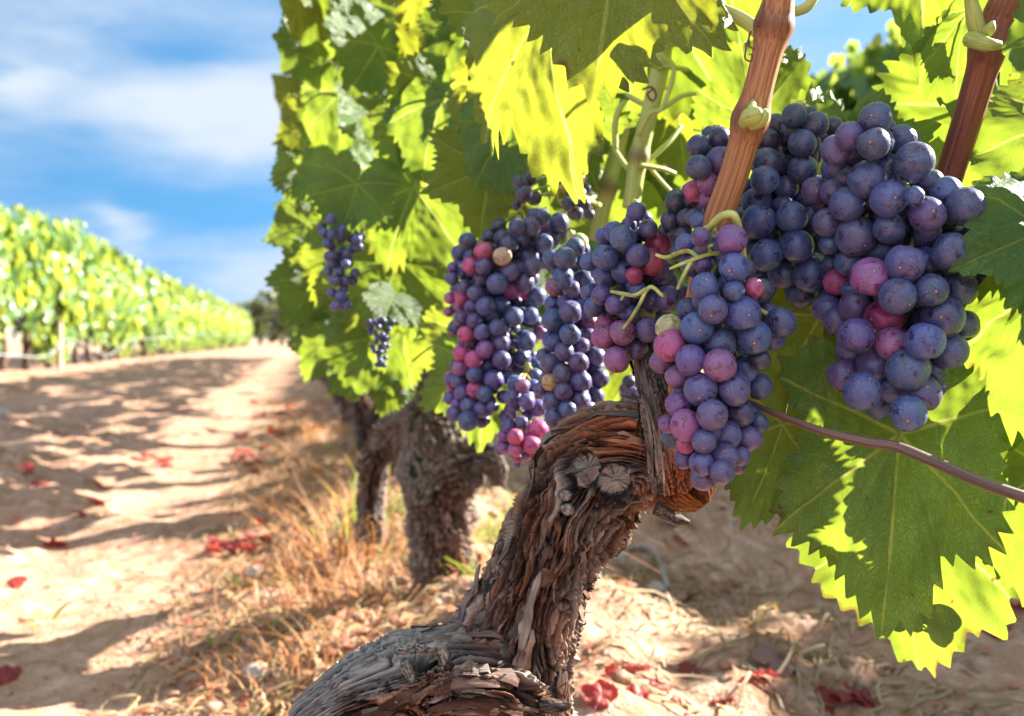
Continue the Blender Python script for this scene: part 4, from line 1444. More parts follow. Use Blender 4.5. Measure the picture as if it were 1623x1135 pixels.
def hero_grapes():
    rg = np.random.default_rng(4)
    allp = []                                  # cluster, px, py, rpx, depth, code, layer, hidden
    for key, (crop, dep, half, lab, txt) in CL.items():
        x0, y0, s = CR[crop]
        rows = []
        for r in txt.replace('\n', '').split(';'):
            q = r.split()
            if float(q[2]) < 3:
                continue
            rows.append([x0 + float(q[0]) / s, y0 + float(q[1]) / s, float(q[2]) / s * 1.05, q[3], int(q[4]) if len(q) > 4 else 0])
        a = np.array([[r[0], r[1]] for r in rows])
        # the bunch is round: find the middle of its width at every height
        for i, r in enumerate(rows):
            w = np.exp(-((a[:, 1] - r[1]) / 60) ** 2)
            near = a[w > .3]
            xm, hw = (near[:, 0].min() + near[:, 0].max()) / 2, (near[:, 0].max() - near[:, 0].min()) / 2 + 8
            rho = min(1, abs(r[0] - xm) / max(hw, 20))
            d = dep - half * .5 + half * (1 - math.sqrt(max(0, 1 - rho ** 2))) + (0, .010, .024)[r[4]] * (dep / .5)
            allp.append([key, r[0], r[1], r[2], d, r[3], r[4], False])
    px = np.array([[p[1], p[2], p[3], p[4]] for p in allp])
    xr, yr = (px[:, 0] - 811.5) / F, (px[:, 1] - 567.5) / F
    d = px[:, 3].copy()
    for it in range(140):
        pos = np.stack([xr * d, yr * d, d], 1)
        rad = px[:, 2] * d / F
        df = pos[:, None] - pos[None]
        dist = np.linalg.norm(df, axis=2) + 1e-9
        need = .90 * (rad[:, None] + rad[None])
        ov = np.where((dist < need), need - dist, 0)
        np.fill_diagonal(ov, 0)
        sg = np.sign(d[:, None] - d[None] + 1e-9 * (np.arange(len(d))[:, None] - np.arange(len(d))[None]))
        wgt = np.where(sg > 0, .30, .10)
        d = d + np.clip((ov * sg * wgt).sum(1), -.003, .003)
    for i, p in enumerate(allp):
        p[4] = float(d[i])
    # darker berries deep inside, where the bunch would otherwise show daylight
    for key in 'ABDEFGH':
        fr = np.array([[p[1], p[2], p[3]] for p in allp if p[0] == key])
        ev = np.array([[p[1], p[2], p[3]] for p in allp])
        dep, half = CL[key][1], CL[key][2]
        rm = float(np.median(fr[:, 2]))
        for gy in np.arange(fr[:, 1].min(), fr[:, 1].max(), rm * .45):
            for gx in np.arange(fr[:, 0].min(), fr[:, 0].max(), rm * .45):
                if np.any(np.hypot(ev[:, 0] - gx, ev[:, 1] - gy) < ev[:, 2] * .98):
                    continue
                dx, dy = fr[:, 0] - gx, fr[:, 1] - gy
                nr = np.hypot(dx, dy) < rm * 3.4
                sides = [np.any(nr & (dx > rm * .5) & (np.abs(dy) < rm * 1.6)), np.any(nr & (dx < -rm * .5) & (np.abs(dy) < rm * 1.6)),
                         np.any(nr & (dy > rm * .5) & (np.abs(dx) < rm * 1.6)), np.any(nr & (dy < -rm * .5) & (np.abs(dx) < rm * 1.6))]
                if sum(sides) < 4:
                    continue
                allp.append([key, gx + rg.normal(0, 2), gy + rg.normal(0, 2), rm * rg.uniform(.88, 1.05), dep + half * rg.uniform(.3, .6), 'b' if rg.random() < .5 else 'n', 2, False])
                ev = np.vstack([ev, allp[-1][1:4]])
    d = np.array([p[4] for p in allp])
    pos = [np.array(P(p[1], p[2], p[4])) for p in allp]
    rad = [p[3] * p[4] / F for p in allp]
    # berries on the far side of each bunch, so that it stays a bunch from elsewhere
    n0 = len(allp)
    for i in range(n0):
        p = allp[i]
        if p[0] in 'KM':
            continue
        mine = [q for q in allp[:n0] if q[0] == p[0]]
        cx, cy = np.mean([q[1] for q in mine]), np.mean([q[2] for q in mine])
        for step in (1.1, 1.9, 3.4):
            for tr in range(4):
                r = rad[i] * rg.uniform(.85, 1.0)
                dd = p[4] + r * (step + rg.uniform(-.3, .5))
                sx = p[1] + (cx - p[1]) * rg.uniform(.05, .35) + rg.normal(0, 4)
                sy = p[2] + (cy - p[2]) * rg.uniform(.0, .22) + rg.normal(0, 4)
                q = np.array(P(sx, sy, dd))
                A = np.array(pos)
                if np.all(np.linalg.norm(A - q, axis=1) > .82 * (np.array(rad) + r)):
                    pos.append(q)
                    rad.append(r)
                    allp.append([p[0], sx, sy, r * F / dd, dd, 'n' if p[5] in 'bnd' else 'p', 3, True])
                    break
    vis = [i for i in range(n0)]
    vis.sort(key=lambda i: -(allp[i][3] - 9 * allp[i][6] - (30 if allp[i][6] > 1 else 0)))
    single = set(vis[:100])
    for key, (crop, dep, half, lab, txt) in CL.items():
        ids = [i for i in range(len(allp)) if allp[i][0] == key]
        front = [i for i in ids if not allp[i][7]]
        top = min(front, key=lambda i: allp[i][2])
        cpos = np.mean([pos[i] for i in front], axis=0)
        root = empty('grape_cluster', Vector(cpos) - VINE.location, 0, VINE)
        root['label'] = lab
        inv = Matrix.Translation(-Vector(cpos))
        rest = MB()
        for i in ids:
            hi = i in single
            if hi:
                mb = MB()
                add_grape(mb, pos[i], rad[i], allp[i][5], 4, rg)
                o = obj('grape', mb.mesh('grape'), M['grape'], root)
                o.matrix_parent_inverse = inv
            else:
                add_grape(rest, pos[i], rad[i], allp[i][5], 2 if allp[i][7] else 3, rg)
        if rest.n:
            o = obj('grapes', rest.mesh('grapes'), M['grape'], root)
            o.matrix_parent_inverse = inv
            o['kind'] = 'stuff'
        # stalk of the bunch and the little stalks of the berries
        ys = np.array([allp[i][2] for i in front])
        xs = np.array([allp[i][1] for i in front])
        ax = []
        for yy in np.linspace(ys.min() - 18, ys.max() - 18, 7):
            w = np.exp(-((ys - yy) / 50) ** 2) + 1e-4
            ax.append((float((xs * w).sum() / w.sum()), float(yy), dep + half * .55))
        mb = MB()
        pts = [tuple(P(*q)) for q in ax]
        tube(pts, np.linspace(.0026, .0010, 7), 8, 40, mb, wob=.2)
        axp = catmull(np.array(pts), 60)
        for i in front:
            j = int(np.argmin(np.linalg.norm(axp - pos[i] + np.array([0, 0, -.006]), axis=1)))
            b = axp[max(0, j - 4)]
            dirv = b - pos[i]
            e = pos[i] + dirv / np.linalg.norm(dirv) * rad[i] * .9
            tube([tuple(b), tuple((b + e) / 2 + rg.normal(0, .0012, 3)), tuple(e)], [.0011, .0009, .0013], 6, 8, mb)
        o = obj('stem', mb.mesh('bunch_stem'), M['stem'], root)
        o.matrix_parent_inverse = inv
    # thick pale stalk hooked over the bright cane and the bare stalks in the middle
    mb = MB()
    for rows in ([(1117, 374, .462, 7), (1126, 360, .452, 9), (1142, 344, .446, 11), (1160, 340, .444, 11), (1168, 352, .446, 11), (1174, 378, .452, 10), (1180, 420, .465, 8)],
                 [(1176, 412, .462, 5), (1150, 404, .452, 5), (1128, 402, .447, 6), (1108, 408, .447, 6), (1094, 414, .449, 6)],
                 [(1128, 402, .447, 6), (1122, 392, .444, 5), (1130, 388, .443, 4)],
                 [(1096, 414, .449, 6), (1084, 436, .448, 5), (1074, 458, .452, 4)], [(1094, 413, .449, 5), (1076, 420, .45, 4), (1062, 426, .456, 3)],
                 [(1108, 408, .449, 5), (1090, 398, .455, 6), (1066, 404, .47, 6)], [(1145, 405, .45, 4), (1150, 424, .449, 4), (1158, 440, .455, 3)],
                 [(1052, 470, .50, 4), (1030, 455, .505, 5), (1012, 486, .505, 5), (998, 508, .508, 5), (988, 520, .515, 4)], [(968, 462, .51, 4), (990, 466, .505, 5), (1006, 468, .505, 5), (1024, 458, .505, 5)],
                 [(990, 466, .505, 4), (984, 476, .505, 3)], [(1075, 402, .48, 5), (1056, 408, .485, 5), (1040, 404, .49, 4)]):
        p, r = PP(rows)
        tube(p, np.array(r) * .62, 12, 30, mb, wob=.15)
    hero('peduncle', mb.mesh('peduncle'), M['stem'], 'pale green hooked stalk looped over the bright cane')


hero_grapes()


# ------------------------------------------------------------------ leaves placed one by one
def leaf(root, pp, dp, tp, dt, wid=1.0, twist=0.0, me=None, label=None):
    """pp: petiole joint in the photograph's frame, tp: tip; depths in metres; twist about the midrib"""
    a, b = P(pp[0], pp[1], dp), P(tp[0], tp[1], dt)
    v = b - a
    s = v.length
    y = v.normalized()
    z = (CAM - (a + b) / 2)
    z = (z - y * z.dot(y)).normalized()
    q = Matrix.Rotation(math.radians(twist), 3, y)
    z = q @ z
    x = y.cross(z)
    m = Matrix((x * s * wid, y * s, z * s)).transposed().to_4x4()
    m.translation = a
    o = obj('leaf', me, None, root, label)
    o.matrix_local = Matrix.Translation(-root.location) @ m
    return o


L_ = LEAF
HL = [
    # petiole, depth, tip, depth, width, twist, mesh, label
    ((980, -88), .46, (938, 133), .44, .95, 6, FLAT[0], 'dark green leaf hanging into the top of the picture'),
    ((862, 6), .58, (893, 291), .54, .72, 26, FLAT[1], 'large leaf dappled with sun, hanging left of the top leaf'),
    ((1425, 688), .485, (1402, 1006), .47, .80, -4, FLAT[2], 'largest leaf, dark green, below the right bunch'),
    ((1440, 780), .545, (1412, 1066), .53, .85, 22, L_[3], 'sunlit leaf behind the tip of the largest leaf'),
    ((1330, 770), .535, (1330, 905), .53, 1.0, -12, L_[9], None),
    ((1240, 672), .515, (1190, 830), .50, .85, -14, L_[4], 'small glowing yellow-green leaf beside the bark'),
    ((1690, 430), .43, (1568, 655), .42, .9, 48, L_[5], 'pale folded leaf at the right edge'),
    ((1660, 365), .45, (1540, 405), .43, .9, 14, L_[10], None),
    ((1660, 745), .48, (1578, 958), .47, .8, 50, L_[6], 'sun-bleached leaf hanging at the lower right'),
    ((1585, 180), .62, (1596, 420), .60, 1.05, 8, L_[7], 'bright yellow backlit leaf right of the red cane'),
    ((1700, 30), .43, (1645, 205), .42, .62, -10, L_[8], 'dark bubbly leaf at the top right edge'),
    ((1455, -110), .62, (1474, 96), .60, .74, -14, L_[9], 'yellow backlit leaf at the top right'),
    ((1535, 15), .56, (1478, 168), .54, .7, 62, L_[10], 'white sunlit leaf edge beside the red cane'),
    ((1520, 55), .58, (1510, 95), .57, 1.4, 10, L_[0], None),
    ((1300, 275), .64, (1300, 128), .63, 1.1, 12, L_[11], None),
    ((1370, 250), .63, (1385, 140), .62, 1.2, -20, L_[1], None),
    ((1480, 290), .66, (1440, 150), .65, 1.1, 15, L_[2], None),
    ((1190, 190), .68, (1290, 95), .66, 1.1, 18, L_[3], None),
    ((1060, 10), .78, (1150, 185), .76, 1.0, 12, L_[4], None),
    ((1150, -70), .72, (1160, 60), .70, 1.2, 14, L_[5], None),
    ((1020, 560), .84, (955, 655), .82, .9, 10, L_[6], None),
    ((985, -20), .86, (960, 90), .84, 1.2, 20, L_[8], None),
    ((930, 60), .84, (900, 190), .82, 1.1, -15, L_[9], None),
    ((1075, 150), .88, (1080, 270), .86, 1.2, 10, L_[10], None),
    ((960, 130), .9, (965, 240), .88, 1.2, -10, L_[11], None),
    ((900, 180), .84, (930, 290), .82, 1.1, 25, L_[0], None),
    ((1120, 180), .9, (1040, 300), .88, 1.2, 5, L_[1], None),
    ((1085, 250), .92, (1100, 380), .9, 1.2, -22, L_[2], None),
    ((1020, 290), .95, (1000, 400), .94, 1.2, 8, L_[3], None),
    ((880, 290), .9, (850, 390), .88, 1.2, -8, L_[4], None),
    ((1010, 60), .98, (1040, 190), .96, 1.2, 8, L_[7], None),
    ((1250, 420), .60, (1215, 560), .585, 1.0, 5, L_[5], None),
    ((1300, 500), .56, (1235, 620), .55, 1.5, -6, FLAT[3], 'dark shaded leaf between the middle and right bunches'),
    ((1480, 540), .56, (1540, 650), .55, 1.3, 6, FLAT[3], None),
    ((1640, 600), .50, (1640, 760), .49, .9, 20, L_[8], None),
    ((775, 265), .84, (763, 380), .82, 1.1, -10, L_[9], None),
    ((815, 190), .78, (850, 325), .76, .85, 8, L_[10], None),
    ((795, 130), .84, (800, 262), .82, 1.0, 30, L_[11], None),
    ((770, 580), .90, (758, 708), .88, 1.0, 5, L_[0], None),
    ((735, 530), .92, (712, 630), .90, 1.0, 18, L_[1], None),
    ((800, 20), .8, (770, 130), .78, 1.2, -25, L_[2], None),
    ((1700, 200), .5, (1640, 330), .48, 1.1, 5, L_[3], None),
]


def mid(q):
    return P(*[a * .55 + b * .45 for a, b in zip(q[0], q[2])], q[1] * .55 + q[3] * .45)


def blocks(p, pts, r):
    """True where a leaf at p would stand between the sun and one of pts"""
    for c in pts:
        v = Vector(p) - c
        t = v.dot(sdir)
        if t > .02 and (v - sdir * t).length < r:
            return True
    return False


LIT = [mid(q) for i, q in enumerate(HL) if i not in (0, 30, 31, 32)]


def hero_leaves():
    for q in HL:
        leaf(VINE, *q[:8])
    # the rest of this vine's crown, above the frame and to the right of it
    rg = random.Random(77)
    it = []
    tries = 0
    while len(it) < 62 and tries < 9000:
        tries += 1
        y = rg.uniform(.30, 1.15)
        s = rg.choice((-1, 1, 1))
        x = row_x(y) + s * rg.uniform(.03, .26)
        z = rg.uniform(.45, 1.45)
        qx, qy, qd = proj(np.array([[x, y, z]]))
        qx, qy, qd = qx[0], qy[0], qd[0]
        if qd < .2:
            continue
        if -350 / qd * .5 - 30 < qx < 1640 + 150 / qd and qy > -215 / qd and qy < 1135:
            continue
        if qx < 700 and qd < .8:
            continue
        if z < .75 and qx > 1600 and qy > 800:
            continue
        if blocks((x, y, z - .03), LIT, .075):
            continue
        t, n = rand_dir_leaf(rg, (s, .2 * s, 0))
        it.append(((x, y, z), t, n, rg.uniform(.08, .13)))
    # one large leaf added overhead to keep the top leaf in shade
    it.append((tuple(mid(HL[0]) + sdir * .15 + Vector((0, 0, .05))), (-.2, -.2, -1), sdir, .12))
    o = hero('foliage', leaf_cloud(it, MIDL, 'vine_foliage'), M['leaf'])


hero_leaves()


# ------------------------------------------------------------------ the second vine
V2P = P(690, 985, 1.5)
VINE2 = tag(empty('grapevine', (V2P.x, V2P.y, 0)), 'gnarled grey-brown second vine with a split trunk and leafy crown, left of the foreground vine', 'grapevine', 'grapevines of the near row')
INV2 = Matrix.Translation(-VINE2.location)


def part2(name, me, m=None, label=None):
    o = obj(name, me, m, VINE2, label)
    o.matrix_parent_inverse = INV2
    return o


def second_vine():
    pts, rad = PP([(706, 1080, 1.5, 54), (702, 985, 1.5, 50), (704, 900, 1.5, 44), (696, 810, 1.49, 50), (690, 730, 1.48, 54), (692, 660, 1.48, 46), (676, 585, 1.48, 36), (655, 530, 1.48, 26), (650, 500, 1.48, 14)])
    mb = bark_tube(pts, rad, 150, 330, 41, 2.6, None, 130, deadf=lambda x, y, fr, v: .42 + .5 * g2(x, y, 655, 735, 45) + .5 * sm(-y, -640, -600), lump=1.8, redf=lambda x, y, fr, v: .5 * g2(x, y, 715, 860, 60))
    pts, rad = PP([(695, 780, 1.47, 36), (730, 742, 1.45, 36), (765, 728, 1.44, 27), (786, 745, 1.44, 16), (790, 770, 1.44, 8)])
    bark_tube(pts, rad, 110, 120, 43, 2.4, mb, 50, deadf=lambda x, y, fr, v: .6 * g2(x, y, 770, 745, 40), lump=1.6)
    pts, rad = PP([(584, 860, 1.72, 16), (592, 750, 1.72, 20), (618, 690, 1.68, 25), (664, 655, 1.6, 28), (700, 655, 1.5, 30)])
    bark_tube(pts, rad, 100, 160, 44, 2.2, mb, 40, deadf=lambda x, y, fr, v: .75 * sm(x, 590, 625), lump=1.6)
    part2('trunk', mb.mesh('vine_trunk'), M['bark'])
    for rows in ([(650, 510, 1.48, 10), (640, 400, 1.48, 9), (610, 250, 1.45, 8), (590, 80, 1.42, 7), (570, -120, 1.4, 6)],
                 [(690, 650, 1.48, 10), (720, 480, 1.4, 9), (735, 300, 1.35, 8), (745, 100, 1.3, 7), (750, -120, 1.3, 6)],
                 [(650, 520, 1.5, 9), (560, 430, 1.5, 8), (520, 300, 1.5, 7), (530, 100, 1.5, 6), (540, -80, 1.5, 5)]):
        cane(rows, M['shoot'], 'cane', [(rows[1][0], rows[1][1], 14)], None, 10, 60, None, VINE2)
    HL2 = [
        ((735, -70), 1.02, (690, 85), 1.0, 1.0, 6, FLAT[0], 'broad dark green leaf at the top above the second vine'),
        ((555, -45), 1.30, (538, 58), 1.28, 1.1, 10, L_[1]), ((600, 72), 1.2, (560, 148), 1.18, 1.3, -18, L_[2]), ((722, 85), 1.1, (640, 120), 1.08, 1.6, 12, L_[3]),
        ((705, 145), 1.0, (622, 216), .98, 1.1, -22, L_[4]), ((702, 158), .95, (766, 268), .92, 1.0, 12, L_[5]), ((695, 212), 1.0, (616, 296), .98, 1.1, 8, L_[6]),
        ((655, 296), .98, (735, 410), .95, 1.1, 4, FLAT[1], None), ((605, 286), 1.12, (590, 372), 1.1, 1.0, -25, L_[8]), ((628, 408), 1.02, (602, 515), 1.0, 1.25, 3, FLAT[3], 'star-shaped leaf with clear veins above the second trunk'),
        ((566, 292), .93, (538, 362), .90, 1.0, 14, L_[6]), ((622, 478), .97, (606, 518), .95, 1.2, -10, L_[2]),
        ((486, 355), 1.32, (462, 428), 1.3, 1.0, 20, L_[9]), ((598, 535), 1.22, (556, 628), 1.2, 1.1, -6, L_[10]), ((522, 540), 1.32, (478, 596), 1.3, 1.1, 22, L_[11]),
        ((505, 435), 1.32, (463, 520), 1.3, 1.0, -28, L_[0]), ((535, 150), 1.32, (528, 268), 1.3, .8, 30, L_[1]), ((506, 102), 1.33, (466, 122), 1.32, 1.0, 0, L_[2]),
        ((650, 430), 1.12, (668, 545), 1.05, .6, 58, L_[3], 'bleached sunlit leaf beside the star-shaped leaf'), ((640, 525), 1.2, (640, 610), 1.18, 1.0, 35, L_[4]), ((690, 385), 1.08, (700, 470), 1.06, .9, 50, L_[5]),
        ((520, 0), 1.34, (505, 85), 1.32, 1.0, 22, L_[6]), ((640, 30), 1.22, (620, 110), 1.2, 1.1, 14, L_[7]), ((590, 180), 1.24, (600, 260), 1.22, 1.1, -30, L_[8]),
        ((500, 190), 1.36, (488, 275), 1.34, .9, 12, L_[9]), ((495, 260), 1.36, (480, 340), 1.34, .9, -12, L_[10]), ((545, 400), 1.28, (500, 480), 1.26, 1.0, 10, L_[11]), ((580, 440), 1.2, (555, 520), 1.18, 1.1, -14, L_[0]),
        ((530, 270), 1.3, (520, 350), 1.28, 1.1, 18, L_[1]), ((650, 200), 1.2, (655, 290), 1.18, 1.1, 25, L_[2]), ((745, 40), .98, (790, 130), .96, 1.0, -20, L_[3]), ((700, 300), 1.12, (690, 390), 1.1, 1.0, 20, L_[4]),
        ((620, 590), 1.24, (612, 650), 1.22, 1.0, -10, L_[5]), ((480, 470), 1.36, (455, 510), 1.35, 1.1, 30, L_[6]), ((560, 600), 1.28, (520, 622), 1.26, 1.0, 12, L_[7]),
        ((770, -20), .95, (825, 60), .93, 1.1, 10, L_[8]), ((570, 20), 1.3, (585, 95), 1.28, 1.0, -35, L_[9]), ((735, 420), 1.1, (690, 500), 1.08, .9, -40, L_[10]),
    ]
    for q in HL2:
        leaf(VINE2, *q[:8])
    rg = random.Random(78)
    it = []
    LIT2 = [mid(q) for i, q in enumerate(HL2) if i % 3 != 0]
    while len(it) < 150:
        qx = rg.uniform(470, 900)
        qy = rg.uniform(-500, 500)
        d = rg.uniform(1.25, 2.0)
        p = P(qx, qy, d)
        lat = p.x - row_x(p.y)
        if abs(lat) > .24 or p.z < .46 or (qx < 520 and p.z < .6):
            continue
        if abs(qx - 545) < 75 and 290 < qy < 480 or abs(qx - 600) < 50 and 450 < qy < 560:
            continue
        if blocks(p, LIT2, .07):
            continue
        s = -1 if rg.random() < .6 else 1
        t, n = rand_dir_leaf(rg, (s, -.3, 0))
        it.append((tuple(p), t, n, rg.uniform(.045, .095)))
    part2('foliage', leaf_cloud(it, MIDL, 'vine_foliage'), M['leaf'])
    for (px, py, d, s, lab) in ((542, 350, .92, .74, 'dusty blue bunch high on the second vine'), (602, 505, .96, .42, 'little bunch half hidden under the second vine\'s leaves')):
        c = obj('grape_cluster', CLUS[int(px) % 3], None, VINE2, lab)
        c.matrix_local = Matrix.Translation(-VINE2.location) @ Matrix.Translation(P(px, py, d)) @ Matrix.Rotation(px, 4, 'Z') @ Matrix.Scale(s * .85, 4)


second_vine()

# ------------------------------------------------------------------ things on the ground
def ground_at(px, py):
    """where the sight line through a spot of the photograph meets the ground"""
    d = .42 * F / max(8, (py - 540))
    for _ in range(12):
        p = P(px, py, d)
        h = p.z - gz(p.x, p.y)
        d += h * F / max(60, (py - 540)) * .6
    p = P(px, py, d)
    return p.x, p.y, gz(p.x, p.y)


def blades(mb, x, y, rg, n, hgt, spread, lean=.8, w=.0022, green=0.0):
    z = gz(x, y)
    for _ in range(n):
        a = rg.uniform(0, 6.283)
        r0 = spread * math.sqrt(rg.random()) * .5
        bx, by = x + r0 * math.cos(a), y + r0 * math.sin(a)
        h = hgt * rg.uniform(.35, 1.15)
        l = h * lean * rg.uniform(.1, 1.3)
        b = a + rg.uniform(-.9, .9)
        m = 6
        rows = []
        bend = rg.uniform(.2, 1.4)
        ww = w * rg.uniform(.5, 1.4)
        kink = rg.uniform(-.9, .9)
        brk = rg.choice((9, 9, .5, .7))
        for q in range(m):
            u = q / (m - 1)
            cx = bx + math.cos(b + kink * u) * l * u ** 1.5
            cy = by + math.sin(b + kink * u) * l * u ** 1.5
            cz = z - .01 + h * (u - bend * .35 * u ** 2.5)
            if u > brk:
                cz -= h * (u - brk) * 1.6
                cx += (u - brk) * h * .8 * math.cos(b * 3)
            sx, sy = -math.sin(b) * ww * (1 - .8 * u), math.cos(b) * ww * (1 - .8 * u)
            rows.append((cx - sx, cy - sy, cz))
            rows.append((cx + sx, cy + sy, cz + ww * .3))
        mb.add(np.array(rows), grid_faces(m, 2, False), rnd=rg.random())


def flat_straw(mb, x, y, rg, ln, w=.0016):
    a = rg.uniform(0, math.pi)
    m = 5
    rows = []
    bend = rg.gauss(0, .5)
    up = rg.random() ** 3 * .02
    for q in range(m):
        u = q / (m - 1) - .5
        aa = a + bend * u
        cx, cy = x + math.cos(aa) * ln * u, y + math.sin(aa) * ln * u
        rows.append((cx, cy, aa, u))
    zz = ground_z(np.array([r[0] for r in rows]), np.array([r[1] for r in rows]))
    v = []
    for (cx, cy, aa, u), z in zip(rows, zz):
        sx, sy = -math.sin(aa) * w, math.cos(aa) * w
        zc = float(z) + .003 + up * (1 - (2 * u) ** 2)
        v += [(cx - sx, cy - sy, zc), (cx + sx, cy + sy, zc + w)]
    mb.add(np.array(v), grid_faces(m, 2, False), rnd=rg.random())


def build_ground_cover():
    rg = random.Random(15)
    # dry grass standing beside the row, between the vines and the path
    mb, mg = MB(), MB()
    for _ in range(58):
        y = 1.25 + 5.5 * rg.random() ** 1.6
        x = row_x(y) + rg.gauss(-.17, .11)
        if y < 1.5 and x > row_x(y) - .05:
            continue
        blades(mb, x, y, rg, rg.randint(20, 44), rg.uniform(.03, .12), .20, 1.5, .0013)
    for px, py, n, h in ((540, 880, 60, .16), (505, 905, 50, .12), (560, 960, 60, .12), (600, 800, 50, .16), (640, 950, 40, .10), (520, 700, 60, .22), (560, 640, 50, .22), (480, 760, 40, .12), (590, 870, 50, .16), (610, 930, 50, .12), (545, 760, 50, .18), (800, 900, 40, .12), (830, 850, 40, .1), (520, 1000, 24, .05), (470, 1070, 24, .05)):
        x, y, z = ground_at(px, py)
        blades(mb, x, y, rg, n, h, .20, 1.1, .0016)
    tag(obj('dry_grass', mb.mesh('dry_grass'), M['dry_grass']), 'dry orange-brown grass along the foot of the near row', 'dry grass', kind='stuff')
    for px, py, n, h in ((600, 820, 40, .16), (610, 760, 40, .18), (760, 860, 40, .16), (800, 850, 30, .14), (590, 900, 20, .12), (560, 850, 14, .14), (780, 930, 26, .10)):
        x, y, z = ground_at(px, py)
        blades(mg, x, y, rg, n, h, .14, .7, .0022)
    tag(obj('green_grass', mg.mesh('green_grass'), M['green_grass']), 'sparse green grass among the dry stems beside the trunks', 'grass', kind='stuff')
    # crumbled dry leaves and stems under the grass
    ml = MB()
    for _ in range(5200):
        y = 1.05 + 5.5 * rg.random() ** 1.7
        s_ = rg.gauss(-.20, .13) if rg.random() < .72 else rg.uniform(-1.6, .9)
        x = row_x(y) + s_
        r = rg.uniform(.004, .013) * (1 if -.5 < s_ < .1 else .8)
        a, b = rg.uniform(0, 6.28), rg.uniform(-.7, .7)
        z = gz(x, y) + .003
        ca, sa = math.cos(a) * r, math.sin(a) * r
        k2 = rg.uniform(.3, .8)
        v = [(x - ca, y - sa, z + .2 * r), (x - sa * k2, y + ca * k2, z + r * (.3 + b * .5)), (x + ca, y + sa, z + r * rg.uniform(0, 1.1)), (x + sa * k2, y - ca * k2, z + r * (.3 - b * .5))]
        ml.add(np.array(v), np.array([[0, 1, 2], [0, 2, 3]]), rnd=rg.random())
    tag(obj('leaf_litter', ml.mesh('leaf_litter', False), M['litter']), 'crumbled red-brown leaf litter along the foot of the near row', 'leaf litter', kind='stuff')
    # small green weeds on the path
    for i, (px, py, lab) in enumerate(((375, 935, 'small upright green weed at the right edge of the sunlit path'), (370, 1022, 'flat green weed sprawling below the upright one on the path'),
                                       (165, 690, 'tiny green grass tuft on the shaded left side of the path'), (65, 985, 'small green weed at the left edge of the bottom sunlit patch'), (330, 590, 'low green tuft in the shade far along the left side of the path'))):
        x, y, z = ground_at(px, py)
        mw = MB()
        if i == 1:
            for q in range(16):
                blades(mw, x + rg.uniform(-.06, .06), y + rg.uniform(-.03, .03), rg, 2, .03, .03, 2.2, .006)
        else:
            blades(mw, x, y, rg, 12, .05 if i < 4 else .08, .05, .9, .004)
        mm = mw.mesh('weed')
        o = obj('weed', mm, M['green_grass'])
        c = np.mean(np.concatenate(mw.v), axis=0)
        mm.transform(Matrix.Translation((-x, -y, -z)))
        o.location = (x, y, z)
        tag(o, lab, 'weed', 'weeds on the path')
    # straw lying on the ground
    ms = MB()
    for _ in range(3300):
        y = .75 + 3.4 * rg.random() ** 1.5
        x = row_x(y) + .12 + abs(rg.gauss(0, .55))
        if y < 1.4 and x < row_x(y) + .3 and rg.random() < .75:
            continue
        if perlin(x * 2.2, y * 2.2, 0, 91) < -.12 and rg.random() < .8:
            continue
        flat_straw(ms, x, y, rg, rg.uniform(.02, .11))
    for _ in range(900):
        y = .9 + 4 * rg.random() ** 1.4
        x = row_x(y) - rg.uniform(.0, .45)
        flat_straw(ms, x, y, rg, rg.uniform(.02, .07))
    for _ in range(2600):
        y = 1.1 + 4 * rg.random() ** 1.5
        flat_straw(ms, row_x(y) + rg.gauss(-.22, .12), y, rg, rg.uniform(.015, .08), .0011)
    tag(obj('straw', ms.mesh('straw'), M['straw']), 'straw and dry stalks strewn on the shaded ground right of the vine', 'straw', kind='stuff')
    # small clods and grit
    mc = MB()
    v0, f0 = SPH[2]
    for _ in range(2600):
        y = .8 + 4.6 * rg.random() ** 1.5
        x = row_x(y) + (rg.uniform(-1.7, 1.3) if rg.random() < .7 else rg.gauss(-.3, .12))
        r = .0025 + .010 * rg.random() ** 3.2
        if -0.95 < x - row_x(y) < -.4:
            r *= .5
        sd = rg.uniform(0, 99)
        vv = v0 * (1 + .45 * perlin(v0[:, 0] * 1.5 + sd, v0[:, 1] * 1.5, v0[:, 2] * 1.5, 2))[:, None] * np.array([1, rg.uniform(.7, 1.2), .65])
        mc.add(vv[:, :] * r + np.array([x, y, gz(x, y) + r * .25]), f0)
    tag(obj('clods', mc.mesh('clods', False), M['soil']), 'crumbs and clods of brown soil', 'soil clods', kind='stuff')

    # fallen leaves: a shared curled leaf mesh per kind
    shapes = []
    for i in range(4):
        mb2 = leaf_geo(600 + i, 64, 5, cup=.5, fold=.5, wave=.28, droop=.2, stem=False)
        shapes.append(mb2)

    def fallen_mesh(i, m):
        g = shapes[i % 4]
        me = g.mesh('fallen_leaf')
        me.materials.append(m)
        return me
    red = [fallen_mesh(i, M['red_leaf']) for i in range(4)]
    brown = [fallen_mesh(i, M['brown_leaf']) for i in range(4)]

    def drop(px, py, size, kinds, label):
        x, y, z = ground_at(px + rg.gauss(0, 9 * (py > 900) + 5), py + rg.gauss(0, 4))
        o = obj('fallen_leaf', rg.choice(kinds))
        o.location = (x, y, z + size * .12)
        o.rotation_euler = (rg.uniform(-.5, .5), rg.uniform(-.5, .5), rg.uniform(0, 6.28))
        size *= .62
        o.scale = (size, size, size * .7)
        tag(o, label, 'fallen leaf', 'fallen leaves')
        return o
    drop(400, 985, .055, brown, 'large brown fallen leaf at the shaded right edge of the path')
    drop(1078, 952, .05, brown, 'pale curled fallen leaf near the dead twig right of the vine')
    drop(1080, 870, .05, red, 'dark red fallen leaf beside the upper end of the dead twig')
    drop(1235, 1050, .06, brown, 'dull red fallen leaf below the middle of the shaded ground')
